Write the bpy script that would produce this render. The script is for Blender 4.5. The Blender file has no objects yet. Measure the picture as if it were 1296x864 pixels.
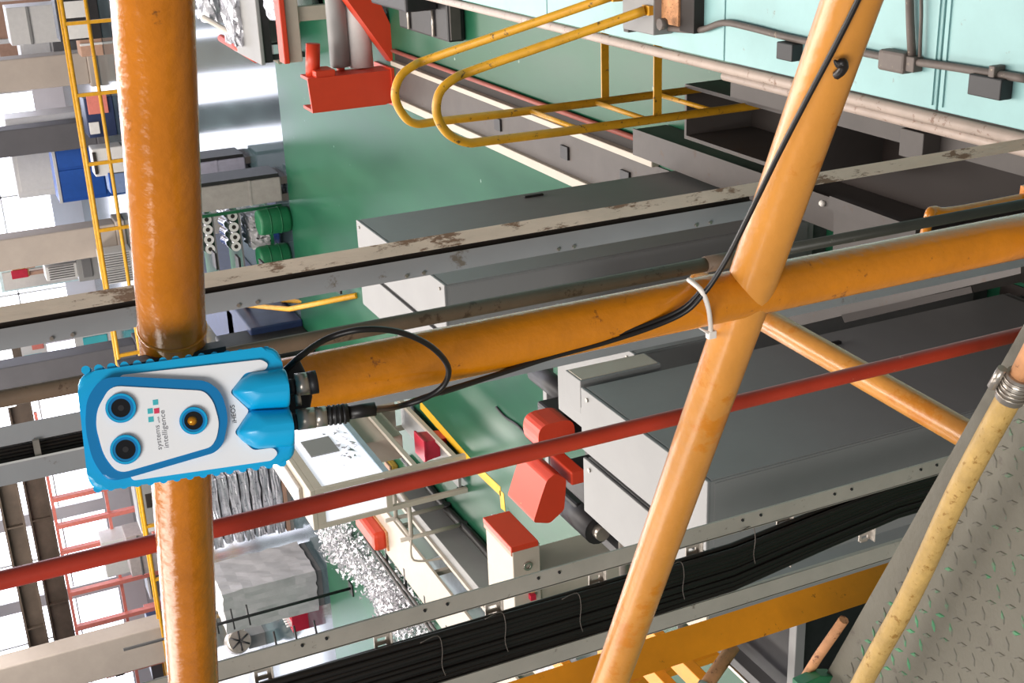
import bpy, bmesh, math, random
from mathutils import Vector, Matrix
random.seed(7)
S = bpy.context.scene
COL = S.collection

# ------------------------------------------------------------------ camera
CAMH = 4.2
F = 1611.0
RX = Vector((-0.03611, -0.92995, -0.36490))
def _unit(x, y):
    return Vector((x - 648.0, y - 432.0, F)).normalized()
AY = _unit(-150, -170)
_L = _unit(807, 4532); _L = (_L - AY * _L.dot(AY)).normalized()
AX = -_L
AZ = AX.cross(AY)
ROT = Matrix((AX, AY, AZ))            # world = ROT @ camera(x right, y down, z forward)
CAM = Vector((0, 0, CAMH))
cd = bpy.data.cameras.new('camera')
cam = bpy.data.objects.new('camera', cd); COL.objects.link(cam)
cd.sensor_fit = 'HORIZONTAL'; cd.sensor_width = 36.0; cd.lens = 36.0 * F / 1296.0
cd.clip_start = 0.02; cd.clip_end = 300
right = ROT @ Vector((1, 0, 0)); up = ROT @ Vector((0, -1, 0)); back = ROT @ Vector((0, 0, -1))
M = Matrix((right, up, back)).transposed().to_4x4(); M.translation = CAM
cam.matrix_world = M
S.camera = cam

# ------------------------------------------------------------------ world, lights, exposure
S.view_settings.view_transform = 'Standard'
S.view_settings.look = 'None'
S.view_settings.exposure = 0.0
S.view_settings.gamma = 1.0
S.view_settings.use_curve_mapping = False
w = bpy.data.worlds.new('world'); S.world = w; w.use_nodes = True
w.node_tree.nodes['Background'].inputs[0].default_value = (0.93, 0.95, 1.0, 1)
w.node_tree.nodes['Background'].inputs[1].default_value = 0.24
def area(name, loc, sx, sy, power, color=(1, 0.93, 0.86), rot=(0, 0, 0)):
    l = bpy.data.lights.new(name, 'AREA'); l.shape = 'RECTANGLE'; l.size = sx; l.size_y = sy
    l.energy = power; l.color = color
    o = bpy.data.objects.new(name, l); COL.objects.link(o); o.location = loc; o.rotation_euler = rot
    return o
# roof light strips of the hall, and one added fill behind the camera
area('overhead_light', (-1.0, 9.0, 10.5), 3.0, 12.0, 1450)
area('overhead_light', (-9.0, 10.0, 10.5), 3.0, 22.0, 1200)
area('overhead_light', (-1.5, -7.0, 10.5), 3.0, 8.0, 1200, (1, 0.97, 0.93))  # added fill behind the camera, brightens the sensor front
area('overhead_light', (-16.0, 26.0, 10.5), 3.0, 20.0, 3600)
area('overhead_light', (-4.0, 24.0, 10.5), 3.0, 14.0, 1800)

# ------------------------------------------------------------------ ray helpers (pixel of the 1296x864 frame -> point on a known plane)
def ray(x, y): return ROT @ _unit(x, y)
def ZP(x, y, z):
    d = ray(x, y); return CAM + d * ((z - CAMH) / d.z)
def XP(x, y, X):
    d = ray(x, y); return CAM + d * (X / d.x)
def YP(x, y, Y):
    d = ray(x, y); return CAM + d * (Y / d.y)
def RP(x, y, r):                      # horizontal range r
    d = ray(x, y); return CAM + d * (r / math.hypot(d.x, d.y))
RD = Vector((-0.9129, 0.4083, 0))     # run of the platform edge and railing
RN = Vector((0.4083, 0.9129, 0))      # outwards from the platform
RC = 0.6156                           # railing plane
def GP(x, y, off=0.0):                # railing plane, off towards the camera
    d = ray(x, y); return CAM + d * ((RC - off) / d.dot(RN))

# ------------------------------------------------------------------ materials
def srgb(r, g, b):
    def c(v):
        v /= 255.0
        return v / 12.92 if v <= 0.04045 else ((v + 0.055) / 1.055) ** 2.4
    return (c(r), c(g), c(b), 1)
MATS = {}
def mat(name, col, rough=0.5, metal=0.0, wear=None, amount=0.5, scale=8.0, var=0.12, bump=0.0, bscale=60.0, spec=0.5, emit=0.0, coat=0.0, stretch=None, sheen=None):
    if name in MATS: return MATS[name]
    m = bpy.data.materials.new(name); m.use_nodes = True
    nt = m.node_tree; N = nt.nodes; L = nt.links
    b = N['Principled BSDF']
    b.inputs['Roughness'].default_value = rough; b.inputs['Metallic'].default_value = metal
    b.inputs['Specular IOR Level'].default_value = spec
    b.inputs['Coat Weight'].default_value = coat
    b.inputs['Coat Roughness'].default_value = 0.15
    tc = N.new('ShaderNodeTexCoord')
    vec = tc.outputs['Object']
    if stretch:
        mp = N.new('ShaderNodeMapping'); mp.inputs['Scale'].default_value = stretch
        L.new(vec, mp.inputs[0]); vec = mp.outputs[0]
    n1 = N.new('ShaderNodeTexNoise'); n1.inputs['Scale'].default_value = scale; n1.inputs['Detail'].default_value = 6
    n1.inputs['Roughness'].default_value = 0.65
    L.new(vec, n1.inputs['Vector'])
    r1 = N.new('ShaderNodeValToRGB')
    d = tuple(c * (1 - var) for c in col[:3]) + (1,); h = tuple(min(1, c * (1 + var)) for c in col[:3]) + (1,)
    r1.color_ramp.elements[0].color = d; r1.color_ramp.elements[0].position = 0.3
    r1.color_ramp.elements[1].color = h; r1.color_ramp.elements[1].position = 0.7
    L.new(n1.outputs['Fac'], r1.inputs[0])
    out = r1.outputs[0]
    if wear:
        n2 = N.new('ShaderNodeTexNoise'); n2.inputs['Scale'].default_value = scale * 2.7; n2.inputs['Detail'].default_value = 9
        n2.inputs['Roughness'].default_value = 0.72
        L.new(vec, n2.inputs['Vector'])
        r2 = N.new('ShaderNodeValToRGB')
        p = 0.72 - 0.3 * amount
        r2.color_ramp.elements[0].position = p; r2.color_ramp.elements[0].color = (0, 0, 0, 1)
        r2.color_ramp.elements[1].position = p + 0.05; r2.color_ramp.elements[1].color = (1, 1, 1, 1)
        L.new(n2.outputs['Fac'], r2.inputs[0])
        mx = N.new('ShaderNodeMixRGB'); L.new(r2.outputs[0], mx.inputs[0]); L.new(out, mx.inputs[1]); mx.inputs[2].default_value = wear
        out = mx.outputs[0]
    L.new(out, b.inputs['Base Color'])
    if bump > 0:
        n3 = N.new('ShaderNodeTexNoise'); n3.inputs['Scale'].default_value = bscale; n3.inputs['Detail'].default_value = 4
        L.new(vec, n3.inputs['Vector'])
        bp = N.new('ShaderNodeBump'); bp.inputs['Strength'].default_value = bump; bp.inputs['Distance'].default_value = 0.01
        L.new(n3.outputs['Fac'], bp.inputs['Height']); L.new(bp.outputs[0], b.inputs['Normal'])
    if emit:
        b.inputs['Emission Color'].default_value = col; b.inputs['Emission Strength'].default_value = emit
    MATS[name] = m
    return m

YEL = mat('rail_paint', srgb(208, 126, 12), 0.26, wear=srgb(138, 78, 20), amount=0.36, scale=14, var=0.16, bump=0.10, bscale=120, coat=0.35)
YELT = mat('top_rail_paint', srgb(196, 114, 12), 0.24, wear=srgb(112, 66, 20), amount=0.26, scale=11, var=0.18, bump=0.14, bscale=110, coat=0.4)
YELTAN = mat('tan_rail_paint', srgb(208, 140, 58), 0.36, wear=srgb(200, 122, 24), amount=0.60, scale=5, var=0.16, bump=0.10, bscale=90, coat=0.3)  # paler tan base with random amber patches, for mid rail and brace
YEL2 = mat('ladder_paint', srgb(212, 154, 30), 0.42, wear=srgb(95, 70, 35), amount=0.42, scale=9, var=0.15)
YELBAR = mat('orange_bar_paint', srgb(224, 140, 18), 0.45, wear=srgb(90, 50, 15), amount=0.30, scale=14, var=0.1)
YELHOSE = mat('hose_yellow', srgb(186, 152, 88), 0.5, wear=srgb(150, 110, 45), amount=0.5, scale=30, var=0.18, bump=0.15, bscale=150)
REDP = mat('red_pole_paint', srgb(176, 54, 34), 0.4, wear=srgb(215, 165, 140), amount=0.24, scale=16, var=0.12)
ORG = mat('orange_red_paint', srgb(204, 62, 34), 0.42, var=0.05, scale=5)
SCRAPE = mat('scraped_paint', srgb(226, 208, 190), 0.65, wear=srgb(140, 112, 92), amount=0.60, scale=13, var=0.15, bump=0.25, bscale=60, stretch=(1, 1, 0.3))
BROWN = mat('brown_pole', srgb(118, 98, 80), 0.6, wear=srgb(86, 66, 50), amount=0.5, scale=14, var=0.15)
TRUNK = mat('trunking_grey', srgb(160, 160, 163), 0.5, wear=srgb(125, 115, 105), amount=0.25, scale=6, var=0.06)
DARK = mat('dark_gap', srgb(38, 30, 26), 0.7)
CAB = mat('cabinet_grey', srgb(138, 137, 136), 0.5, wear=srgb(140, 130, 120), amount=0.12, scale=3, var=0.05)
CABD = mat('cabinet_seam_grey', srgb(104, 103, 104), 0.5, var=0.05)
BLACK = mat('black_rubber', srgb(24, 19, 17), 0.42, var=0.1)
BLKM = mat('black_machine', srgb(34, 32, 34), 0.5, var=0.25, scale=10)
STEEL = mat('steel', srgb(176, 168, 158), 0.32, 0.75, var=0.12, scale=25)
ZINC = mat('zinc_plate', srgb(178, 170, 160), 0.5, 0.2, wear=srgb(130, 120, 110), amount=0.3, scale=12, var=0.08)
BLUE = mat('device_blue', srgb(0, 172, 226), 0.38, var=0.02, coat=0.2)
BLUED = mat('device_blue_bezel', srgb(0, 124, 186), 0.35, var=0.02, coat=0.2)
WHITE = mat('device_white', srgb(250, 250, 252), 0.4, var=0.01)
TXT = mat('device_print', srgb(120, 120, 126), 0.6, var=0.02)
TXTD = mat('device_print_dark', srgb(50, 52, 60), 0.6, var=0.02)
TEAL = mat('logo_teal', srgb(72, 190, 200), 0.5, var=0.02)
PINK = mat('logo_red', srgb(226, 60, 96), 0.5, var=0.02)
GLASS = mat('lens_black', srgb(8, 8, 10), 0.06, var=0.02, spec=0.8)
GOLD = mat('led_amber', srgb(214, 140, 30), 0.25, 0.4, var=0.2, scale=300)
TIE = mat('nylon_white', srgb(236, 228, 220), 0.4, var=0.03)
TURQ = mat('turquoise_paint', srgb(140, 182, 182), 0.42, wear=srgb(120, 108, 98), amount=0.30, scale=3.2, var=0.08)
PIPE = mat('pale_pipe', srgb(182, 164, 152), 0.5, wear=srgb(140, 112, 96), amount=0.45, scale=9, var=0.1)
COND = mat('dusty_conduit', srgb(102, 92, 86), 0.6, wear=srgb(165, 150, 130), amount=0.35, scale=15, var=0.12)
GRIME = mat('grimy_steel', srgb(80, 74, 71), 0.6, wear=srgb(80, 66, 58), amount=0.4, scale=3, var=0.15)
CREAM = mat('cream_paint', srgb(184, 174, 160), 0.5, var=0.05, scale=6)
WHITEP = mat('white_paint', srgb(212, 210, 208), 0.45, var=0.05)
FILM = mat('clear_film', srgb(200, 200, 206), 0.16, 0.35, wear=srgb(120, 115, 125), amount=0.5, scale=7, var=0.3, bump=0.5, bscale=22)
FILMW = mat('milky_film', srgb(182, 179, 182), 0.3, 0.0, var=0.14, scale=3, bump=0.25, bscale=9)
FOIL = mat('aluminium_foil', srgb(214, 214, 218), 0.18, 0.9, var=0.1, scale=14)
SWARF = mat('swarf', srgb(228, 226, 230), 0.25, 0.6, var=0.25, scale=40)
CARD = mat('brown_card', srgb(176, 140, 120), 0.8, var=0.1)
NAVY = mat('navy_machine', srgb(34, 48, 84), 0.45, var=0.2, scale=6)
ROYAL = mat('royal_blue', srgb(26, 84, 172), 0.5, var=0.08)
CRATE = mat('crimson_plastic', srgb(190, 30, 58), 0.4, var=0.1)
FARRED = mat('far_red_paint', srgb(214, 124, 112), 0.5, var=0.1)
CONC = mat('concrete_paint', srgb(168, 156, 146), 0.7, var=0.08, scale=1.2)
CONCD = mat('dark_column_paint', srgb(86, 84, 88), 0.7, var=0.1, scale=1.2)
BEAM = mat('roof_beam', srgb(84, 72, 62), 0.7, var=0.25, scale=2)
GREENP = mat('green_paint', srgb(20, 100, 62), 0.5, wear=srgb(90, 120, 95), amount=0.3, scale=8, var=0.12)
RUST = mat('rusty_pipe', srgb(196, 140, 96), 0.7, wear=srgb(110, 66, 44), amount=0.5, scale=25, var=0.25)
WINDOW = mat('window_daylight', (0.86, 0.88, 1.0, 1), 0.3, var=0.01, emit=4.5)
LIGHTBOX = mat('lit_panel', (0.90, 0.91, 1.0, 1), 0.25, var=0.01, emit=0.55)
WALLM = mat('wall_plaster', srgb(226, 222, 228), 0.8, var=0.05, scale=0.7)

def floor_mat(name, col, dark, rough, stain):
    m = bpy.data.materials.new(name); m.use_nodes = True
    nt = m.node_tree; N = nt.nodes; L = nt.links; b = N['Principled BSDF']
    tc = N.new('ShaderNodeTexCoord')
    n1 = N.new('ShaderNodeTexNoise'); n1.inputs['Scale'].default_value = 0.55; n1.inputs['Detail'].default_value = 8; n1.inputs['Roughness'].default_value = 0.6
    mp = N.new('ShaderNodeMapping'); mp.inputs['Scale'].default_value = (2.2, 0.6, 1)
    L.new(tc.outputs['Object'], mp.inputs[0]); L.new(mp.outputs[0], n1.inputs['Vector'])
    r = N.new('ShaderNodeValToRGB'); r.color_ramp.elements[0].position = 0.35; r.color_ramp.elements[1].position = 0.65
    r.color_ramp.elements[0].color = dark; r.color_ramp.elements[1].color = col
    L.new(n1.outputs['Fac'], r.inputs[0])
    n2 = N.new('ShaderNodeTexNoise'); n2.inputs['Scale'].default_value = 9; n2.inputs['Detail'].default_value = 4
    L.new(tc.outputs['Object'], n2.inputs['Vector'])
    r2 = N.new('ShaderNodeValToRGB'); r2.color_ramp.elements[0].position = 0.73; r2.color_ramp.elements[1].position = 0.76
    L.new(n2.outputs['Fac'], r2.inputs[0])
    mx = N.new('ShaderNodeMixRGB'); L.new(r2.outputs[0], mx.inputs[0]); L.new(r.outputs[0], mx.inputs[1]); mx.inputs[2].default_value = stain
    L.new(mx.outputs[0], b.inputs['Base Color'])
    mr = N.new('ShaderNodeMapRange'); mr.inputs[3].default_value = rough * 0.7; mr.inputs[4].default_value = rough * 1.4
    L.new(n1.outputs['Fac'], mr.inputs[0]); L.new(mr.outputs[0], b.inputs['Roughness'])
    b.inputs['Specular IOR Level'].default_value = 0.5 if rough < 0.2 else 0.22
    MATS[name] = m
    return m
FLOORG = floor_mat('green_epoxy', srgb(36, 92, 66), srgb(26, 74, 54), 0.30, srgb(150, 170, 160))
FLOORD = floor_mat('glossy_dark_epoxy', srgb(70, 88, 92), srgb(48, 60, 66), 0.10, srgb(120, 130, 135))
FLOORB = floor_mat('dirty_shaded_floor', srgb(50, 42, 39), srgb(34, 29, 27), 0.45, srgb(130, 105, 80))  # dirt colour with the shade of the deck gap darkened into it

# ------------------------------------------------------------------ mesh helpers
def V(*a): return Vector(a)
def box(bm, lo, hi, bev=0.0, rot=None, piv=None):
    lo = Vector(lo); hi = Vector(hi)
    vs = [bm.verts.new((x, y, z)) for x in (lo.x, hi.x) for y in (lo.y, hi.y) for z in (lo.z, hi.z)]
    fs = [(0, 1, 3, 2), (4, 6, 7, 5), (0, 4, 5, 1), (2, 3, 7, 6), (0, 2, 6, 4), (1, 5, 7, 3)]
    faces = [bm.faces.new([vs[i] for i in f]) for f in fs]
    if bev > 0:
        es = list({e for f in faces for e in f.edges})
        r = bmesh.ops.bevel(bm, geom=es, offset=bev, segments=2, affect='EDGES', profile=0.5)
        vs = [v for v in vs if v.is_valid] + [v for v in r['verts']]
        vs = list(set(vs))
    if rot is not None:
        piv = Vector(piv) if piv is not None else (lo + hi) / 2
        for v in vs: v.co = piv + rot @ (v.co - piv)
    return vs
def frame(d):
    d = d.normalized(); a = Vector((0, 0, 1)) if abs(d.z) < 0.9 else Vector((1, 0, 0))
    u = d.cross(a).normalized(); return u, d.cross(u)
def tube(bm, pts, r, seg=12, cap=True, closed=False):
    pts = [Vector(p) for p in pts]; n = len(pts); rings = []
    rr = r if isinstance(r, (list, tuple)) else [r] * n
    u = None
    for i, p in enumerate(pts):
        if closed: t = pts[(i + 1) % n] - pts[i - 1]
        else: t = pts[min(i + 1, n - 1)] - pts[max(i - 1, 0)]
        t.normalize()
        if u is None: u, vv = frame(t)
        u = (u - t * u.dot(t)).normalized(); vv = t.cross(u)
        rings.append([bm.verts.new(p + (u * math.cos(2 * math.pi * k / seg) + vv * math.sin(2 * math.pi * k / seg)) * rr[i]) for k in range(seg)])
    m = n if closed else n - 1
    for i in range(m):
        a = rings[i]; b = rings[(i + 1) % n]
        for k in range(seg):
            f = bm.faces.new((a[k], a[(k + 1) % seg], b[(k + 1) % seg], b[k])); f.smooth = True
    if cap and not closed:
        bm.faces.new(rings[0][::-1]); bm.faces.new(rings[-1])
def smooth_path(pts, n=8):
    pts = [Vector(p) for p in pts]; out = []
    for i in range(len(pts) - 1):
        p0 = pts[max(i - 1, 0)]; p1 = pts[i]; p2 = pts[i + 1]; p3 = pts[min(i + 2, len(pts) - 1)]
        for k in range(n):
            t = k / n
            out.append(0.5 * ((2 * p1) + (p2 - p0) * t + (2 * p0 - 5 * p1 + 4 * p2 - p3) * t * t + (3 * p1 - p0 - 3 * p2 + p3) * t ** 3))
    out.append(pts[-1]); return out
def prism(bm, poly, ext, bev=0.0):
    ext = Vector(ext); a = [bm.verts.new(Vector(p)) for p in poly]; b = [bm.verts.new(Vector(p) + ext) for p in poly]
    n = len(poly)
    f0 = bm.faces.new(a[::-1]); f1 = bm.faces.new(b)
    for i in range(n): bm.faces.new((a[i], a[(i + 1) % n], b[(i + 1) % n], b[i]))
    if bev > 0:
        bmesh.ops.bevel(bm, geom=list(f1.edges), offset=bev, segments=3, affect='EDGES', profile=0.5)
def disc_ring(bm, c, ax, r0, r1, h, seg=24):
    ax = ax.normalized(); u, v = frame(ax); rings = []
    for (r, z) in ((r1, 0), (r1, h), (r0, h), (r0, 0)):
        rings.append([bm.verts.new(c + ax * z + (u * math.cos(2 * math.pi * k / seg) + v * math.sin(2 * math.pi * k / seg)) * r) for k in range(seg)])
    for i in range(4):
        a = rings[i]; b = rings[(i + 1) % 4]
        for k in range(seg):
            f = bm.faces.new((a[k], a[(k + 1) % seg], b[(k + 1) % seg], b[k])); f.smooth = i in (0, 2)
WLOC = {}
def link(name, bm, m, parent=None, smooth=False):
    bmesh.ops.recalc_face_normals(bm, faces=bm.faces[:])
    if parent is not None:
        off = WLOC.get(parent.name, Vector((0, 0, 0)))
        bmesh.ops.translate(bm, vec=-off, verts=bm.verts[:])
    me = bpy.data.meshes.new(name); bm.to_mesh(me); bm.free()
    if smooth:
        for p in me.polygons: p.use_smooth = True
    me.materials.append(m)
    o = bpy.data.objects.new(name, me); COL.objects.link(o)
    if parent is not None:
        o.parent = parent; WLOC[o.name] = WLOC.get(parent.name, Vector((0, 0, 0)))
    return o
def tag(o, label=None, cat=None, group=None, kind=None):
    if label: o['label'] = label
    if cat: o['category'] = cat
    if group: o['group'] = group
    if kind: o['kind'] = kind
    return o
def thing(name, label, cat, loc, group=None, kind=None):
    o = bpy.data.objects.new(name, None); COL.objects.link(o); o.location = loc; o.empty_display_size = 0.1
    WLOC[o.name] = Vector(loc)
    return tag(o, label, cat, group, kind)
def nb(): return bmesh.new()
def pbox(name, m, parent, lo, hi, bev=0.0, rot=None, piv=None):
    bm = nb(); box(bm, lo, hi, bev, rot, piv); return link(name, bm, m, parent)
def ptube(name, m, parent, pts, r, seg=12):
    bm = nb(); tube(bm, pts, r, seg); return link(name, bm, m, parent)
def pprism(name, m, parent, poly, ext, bev=0.0):
    bm = nb(); prism(bm, poly, ext, bev); return link(name, bm, m, parent)
def copy_tree(o, off, parent=None):
    c = o.copy(); COL.objects.link(c)
    if parent is None: c.location = o.location + Vector(off); WLOC[c.name] = c.location.copy()
    else: c.parent = parent; WLOC[c.name] = WLOC[parent.name]
    for ch in list(o.children): copy_tree(ch, off, c)
    return c

# ------------------------------------------------------------------ setting: floor, walls, columns
def slab(name, m, lo, hi, label):
    bm = nb(); box(bm, lo, hi); o = link(name, bm, m); tag(o, label, 'floor', kind='structure'); return o
slab('floor', FLOORG, (-45, -6, -0.2), (16, 16.65, 0), 'green epoxy coated factory floor with scuffs and pale spots')
slab('floor', FLOORD, (-45, 16.65, -0.2), (16, 47, 0), 'glossy dark floor mirroring the windows beyond the green floor')
slab('floor', FLOORB, (-1.88, 1.0, 0.001), (-0.2, 5.6, 0.006), 'dirty brown floor strip with painted-in shade between the turquoise deck and grey cabinets')

def wall_back():
    t = thing('wall_back', 'pale far wall of the hall with tall bright windows', 'wall', (-15, 46.2, 0), kind='structure')
    pbox('wall_plaster', WALLM, t, (-45, 46.0, 0), (16, 46.4, 1.0))
    pbox('wall_plaster', WALLM, t, (-45, 46.0, 12.2), (16, 46.4, 13.5))
    x = -44.0
    while x < 15:
        pbox('pier', WALLM, t, (x - 0.25, 46.0, 1.0), (x + 0.25, 46.4, 12.2))
        pbox('window_pane', WINDOW, t, (x + 0.25, 46.2, 1.0), (x + 3.25, 46.25, 12.2))
        for k in range(1, 7): pbox('glazing_bar', WHITEP, t, (x + 0.25, 46.1, 1.0 + k * 1.6 - 0.03), (x + 3.25, 46.19, 1.0 + k * 1.6 + 0.03))
        pbox('glazing_bar', WHITEP, t, (x + 1.72, 46.1, 1.0), (x + 1.78, 46.19, 12.2))
        x += 3.5
wall_back()
def column(xc, y, wdt, m, label, h=10.2, dep=0.7):
    t = thing('column', label, 'column', (xc, y, 0), kind='structure')
    pbox('shaft', m, t, (xc - wdt / 2, y - dep / 2, 0.25), (xc + wdt / 2, y + dep / 2, h), 0.03)
    pbox('plinth', m, t, (xc - wdt / 2 - 0.08, y - dep / 2 - 0.08, 0), (xc + wdt / 2 + 0.08, y + dep / 2 + 0.08, 0.25), 0.03)
column(-5.15, 35.8, 0.82, CONC, 'pale concrete column at the right end of the far yellow guard rail')
column(-7.0, 36.4, 0.72, CONCD, 'dark grey column behind the far yellow guard rail')
column(-9.7, 35.3, 0.85, CONC, 'pale concrete column left of the dark grey column')
column(-13.0, 34.8, 0.75, CONCD, 'blue grey column partly hidden by the scraped pole')
column(-20.2, 31.5, 1.15, CONC, 'broad concrete column at the far left beneath the dark roof girder')
def girder(y, z0, z1, x0, x1, label):
    t = thing('trim_girder', label, 'girder', ((x0 + x1) / 2, y, z0), kind='structure')
    pbox('web', BEAM, t, (x0, y - 0.05, z0), (x1, y + 0.05, z1))
    pbox('flange', BEAM, t, (x0, y - 0.2, z0), (x1, y + 0.2, z0 + 0.06))
    pbox('flange', BEAM, t, (x0, y - 0.2, z1 - 0.06), (x1, y + 0.2, z1))
    x = x0 + 0.8
    while x < x1:
        pbox('stiffener', BEAM, t, (x, y - 0.18, z0 + 0.06), (x + 0.04, y + 0.18, z1 - 0.06)); x += 1.6
girder(40.0, 3.05, 3.75, -40, -13.5, 'dark brown steel girder above the far red frames')
girder(33.5, 3.95, 4.5, -40, -14, 'upper dark girder along the top left of the far bay')

# ------------------------------------------------------------------ walkway platform of tread plate
PZ = 3.232
def edge_pt(s, off=0.0, z=PZ):        # s metres along the edge from the post, off towards the camera
    p = RN * (RC - off) + RD * s; return Vector((p.x, p.y, z))
PLATE = mat('tread_plate_paint', srgb(106, 102, 90), 0.6, wear=srgb(92, 86, 76), amount=0.35, scale=10, var=0.08, bump=0.15, bscale=90)
TREAD = None
def tread_mat():
    m = mat('tread_lozenge', srgb(102, 98, 87), 0.5, wear=srgb(70, 140, 96), amount=0.62, scale=2.2, var=0.1)
    return m
def platform():
    t = thing('walkway_platform', 'grey tread plate walkway floor with worn green lozenges below the railing', 'platform', edge_pt(0, 0.6))
    S0, S1 = -1.4, 1.62
    poly = [edge_pt(S0), edge_pt(S1), edge_pt(S1, 1.9), edge_pt(S0, 1.9)]
    pprism('deck_plate', PLATE, t, [p - V(0, 0, 0.008) for p in poly], (0, 0, 0.008))
    pprism('edge_channel', PLATE, t, [edge_pt(S0, 0.004) - V(0, 0, 0.11), edge_pt(S1, 0.004) - V(0, 0, 0.11), edge_pt(S1, 0.014) - V(0, 0, 0.11), edge_pt(S0, 0.014) - V(0, 0, 0.11)], (0, 0, 0.10))
    bm = nb(); p = 0.021; i = 0
    a = S0 + 0.02
    nx = int((S1 - S0) / p); ny = int(0.95 / p)
    for i in range(10, nx - 1):
        for j in range(ny):
            s = S0 + i * p; o = 0.03 + j * p
            ang = math.radians(45 if (i + j) % 2 else -45)
            c = edge_pt(s, o); L = RD * math.cos(ang) - RN * math.sin(ang); Wd = RD * math.sin(ang) + RN * math.cos(ang)
            l, wd, h = 0.0100, 0.0034, 0.0011
            pts = [c + L * l, c + Wd * wd, c - L * l, c - Wd * wd]
            a0 = [bm.verts.new(q - V(0, 0, 0.0005)) for q in pts]
            b0 = [bm.verts.new(c + (q - c) * 0.62 + V(0, 0, h)) for q in pts]
            bm.faces.new(b0)
            for k in range(4): bm.faces.new((a0[k], a0[(k + 1) % 4], b0[(k + 1) % 4], b0[k]))
    o = link('tread_lozenges', bm, tread_mat(), t); o['kind'] = 'stuff'
platform()
def toe_hose():
    t = thing('yellow_hose', 'dusty yellow hose with a steel clip along the tread plate edge', 'hose', ZP(1200, 650, PZ + 0.03))
    z = PZ + 0.045
    a = ZP(1283, 493, z); b = ZP(1092, 862, z); d = (b - a).normalized()
    body = smooth_path([a, a + (b - a) * 0.3 + V(0.004, 0, 0.002), a + (b - a) * 0.65 - V(0.003, 0, 0.003), b, b + d * 0.4], 8)
    ptube('hose_body', YELHOSE, t, body, 0.0128, 16)
    bm = nb(); tube(bm, [a - d * 0.02, a + d * 0.012], 0.0146, 18); link('hose_clip', bm, STEEL, t)
    bm = nb()
    for k in range(5): disc_ring(bm, a - d * (0.016 - k * 0.005), d, 0.0135, 0.0158, 0.002, 18)
    link('clip_band', bm, STEEL, t)
    c = a - d * 0.005 + (ROT @ V(-1, -0.5, 0)).normalized() * 0.02
    ptube('clip_screw', STEEL, t, [c - RD * 0.012, c + RD * 0.014], 0.005, 8)
    ptube('hose_end', RUST, t, [a - d * 0.02, a - d * 0.30], 0.0115, 14)
toe_hose()

# ------------------------------------------------------------------ guard railing
PR = 0.0212
def railing():
    t = thing('guard_railing', 'orange yellow pipe railing with worn paint in the foreground', 'railing', GP(1296, 298) - V(0, 0, 0.2))
    a = GP(193, 0); b = GP(245, 864); d = (b - a).normalized()
    ptube('top_rail', YELT, t, [a - d * 0.7, a, (a + b) / 2, b, b + d * 0.7], PR * 1.02, 32)
    a2 = GP(1078, 0); b2 = GP(772, 864); d2 = (b2 - a2).normalized()
    ptube('mid_rail', YELTAN, t, [a2 - d2 * 0.6, a2, (a2 + b2) / 2, b2, b2 + d2 * 0.6], PR * 0.97, 32)
    p1 = GP(1296, 298); p0 = GP(390, 484)
    x = (p1.x + p0.x) / 2; y = (p1.y + p0.y) / 2
    ztop = GP(262, 508).z
    ptube('post', YEL, t, [V(p1.x, p1.y, PZ - 0.1), V(p1.x, p1.y, 3.35), p0, V(p0.x, p0.y, ztop)], PR * 0.98, 32)
    c = GP(218, 415); bm = nb(); u, v = frame(d)
    tube(bm, [c + (u * math.cos(k * 2 * math.pi / 24) + v * math.sin(k * 2 * math.pi / 24)) * 0.0214 for k in range(24)], 0.0013, 8, closed=True)
    link('weld_bead', bm, YEL, t)
    return t
railing()
def brace():
    a = RP(886, 357, 1.80); e = RP(1222, 549, 1.33); d = (e - a).normalized()
    t = thing('diagonal_brace', 'yellow diagonal brace pipe passing behind the red pole under the walkway edge', 'pipe', e)
    ptube('pipe', YELTAN, t, [a, a + (e - a) * 0.5, e, e + d * 0.12], 0.0190, 24)
    bm = nb(); bmesh.ops.create_uvsphere(bm, u_segments=20, v_segments=12, radius=0.0188, matrix=Matrix.Translation(a)); link('rounded_end', bm, YELTAN, t, True)
    p = e + d * 0.12; pbox('lug', YELTAN, t, p - V(0.03, 0.03, 0.03), p + V(0.03, 0.03, 0.01), 0.004)
brace()

# ------------------------------------------------------------------ blue and white sensor unit on the railing
DC = CAM + ray(237, 530) * 0.795
DN = -(ray(237, 530)); 
def dplane(x, y, wv=0.0):
    d = ray(x, y); q = DC + DN * wv
    return CAM + d * ((q - CAM).dot(DN) / d.dot(DN))
def dcrop(cx, cy, wv=0.0): return dplane(80 + cx / 3.928, 420 + cy / 3.928, 0.0) + DN * wv
DUP = (dplane(104, 547) - dplane(372, 513)).normalized()
DRT = DUP.cross(DN).normalized()
def rounded(poly, r=0.35, n=4):
    out = []; m = len(poly)
    for i in range(m):
        p = poly[i]; a = poly[i - 1]; b = poly[(i + 1) % m]
        la = (a - p).length; lb = (b - p).length; k = min(r, la * 0.45, lb * 0.45)
        q0 = p + (a - p).normalized() * k; q1 = p + (b - p).normalized() * k
        for s in range(n + 1):
            tt = s / n; out.append(q0.lerp(p, tt).lerp(p.lerp(q1, tt), tt))
    return out
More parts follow.
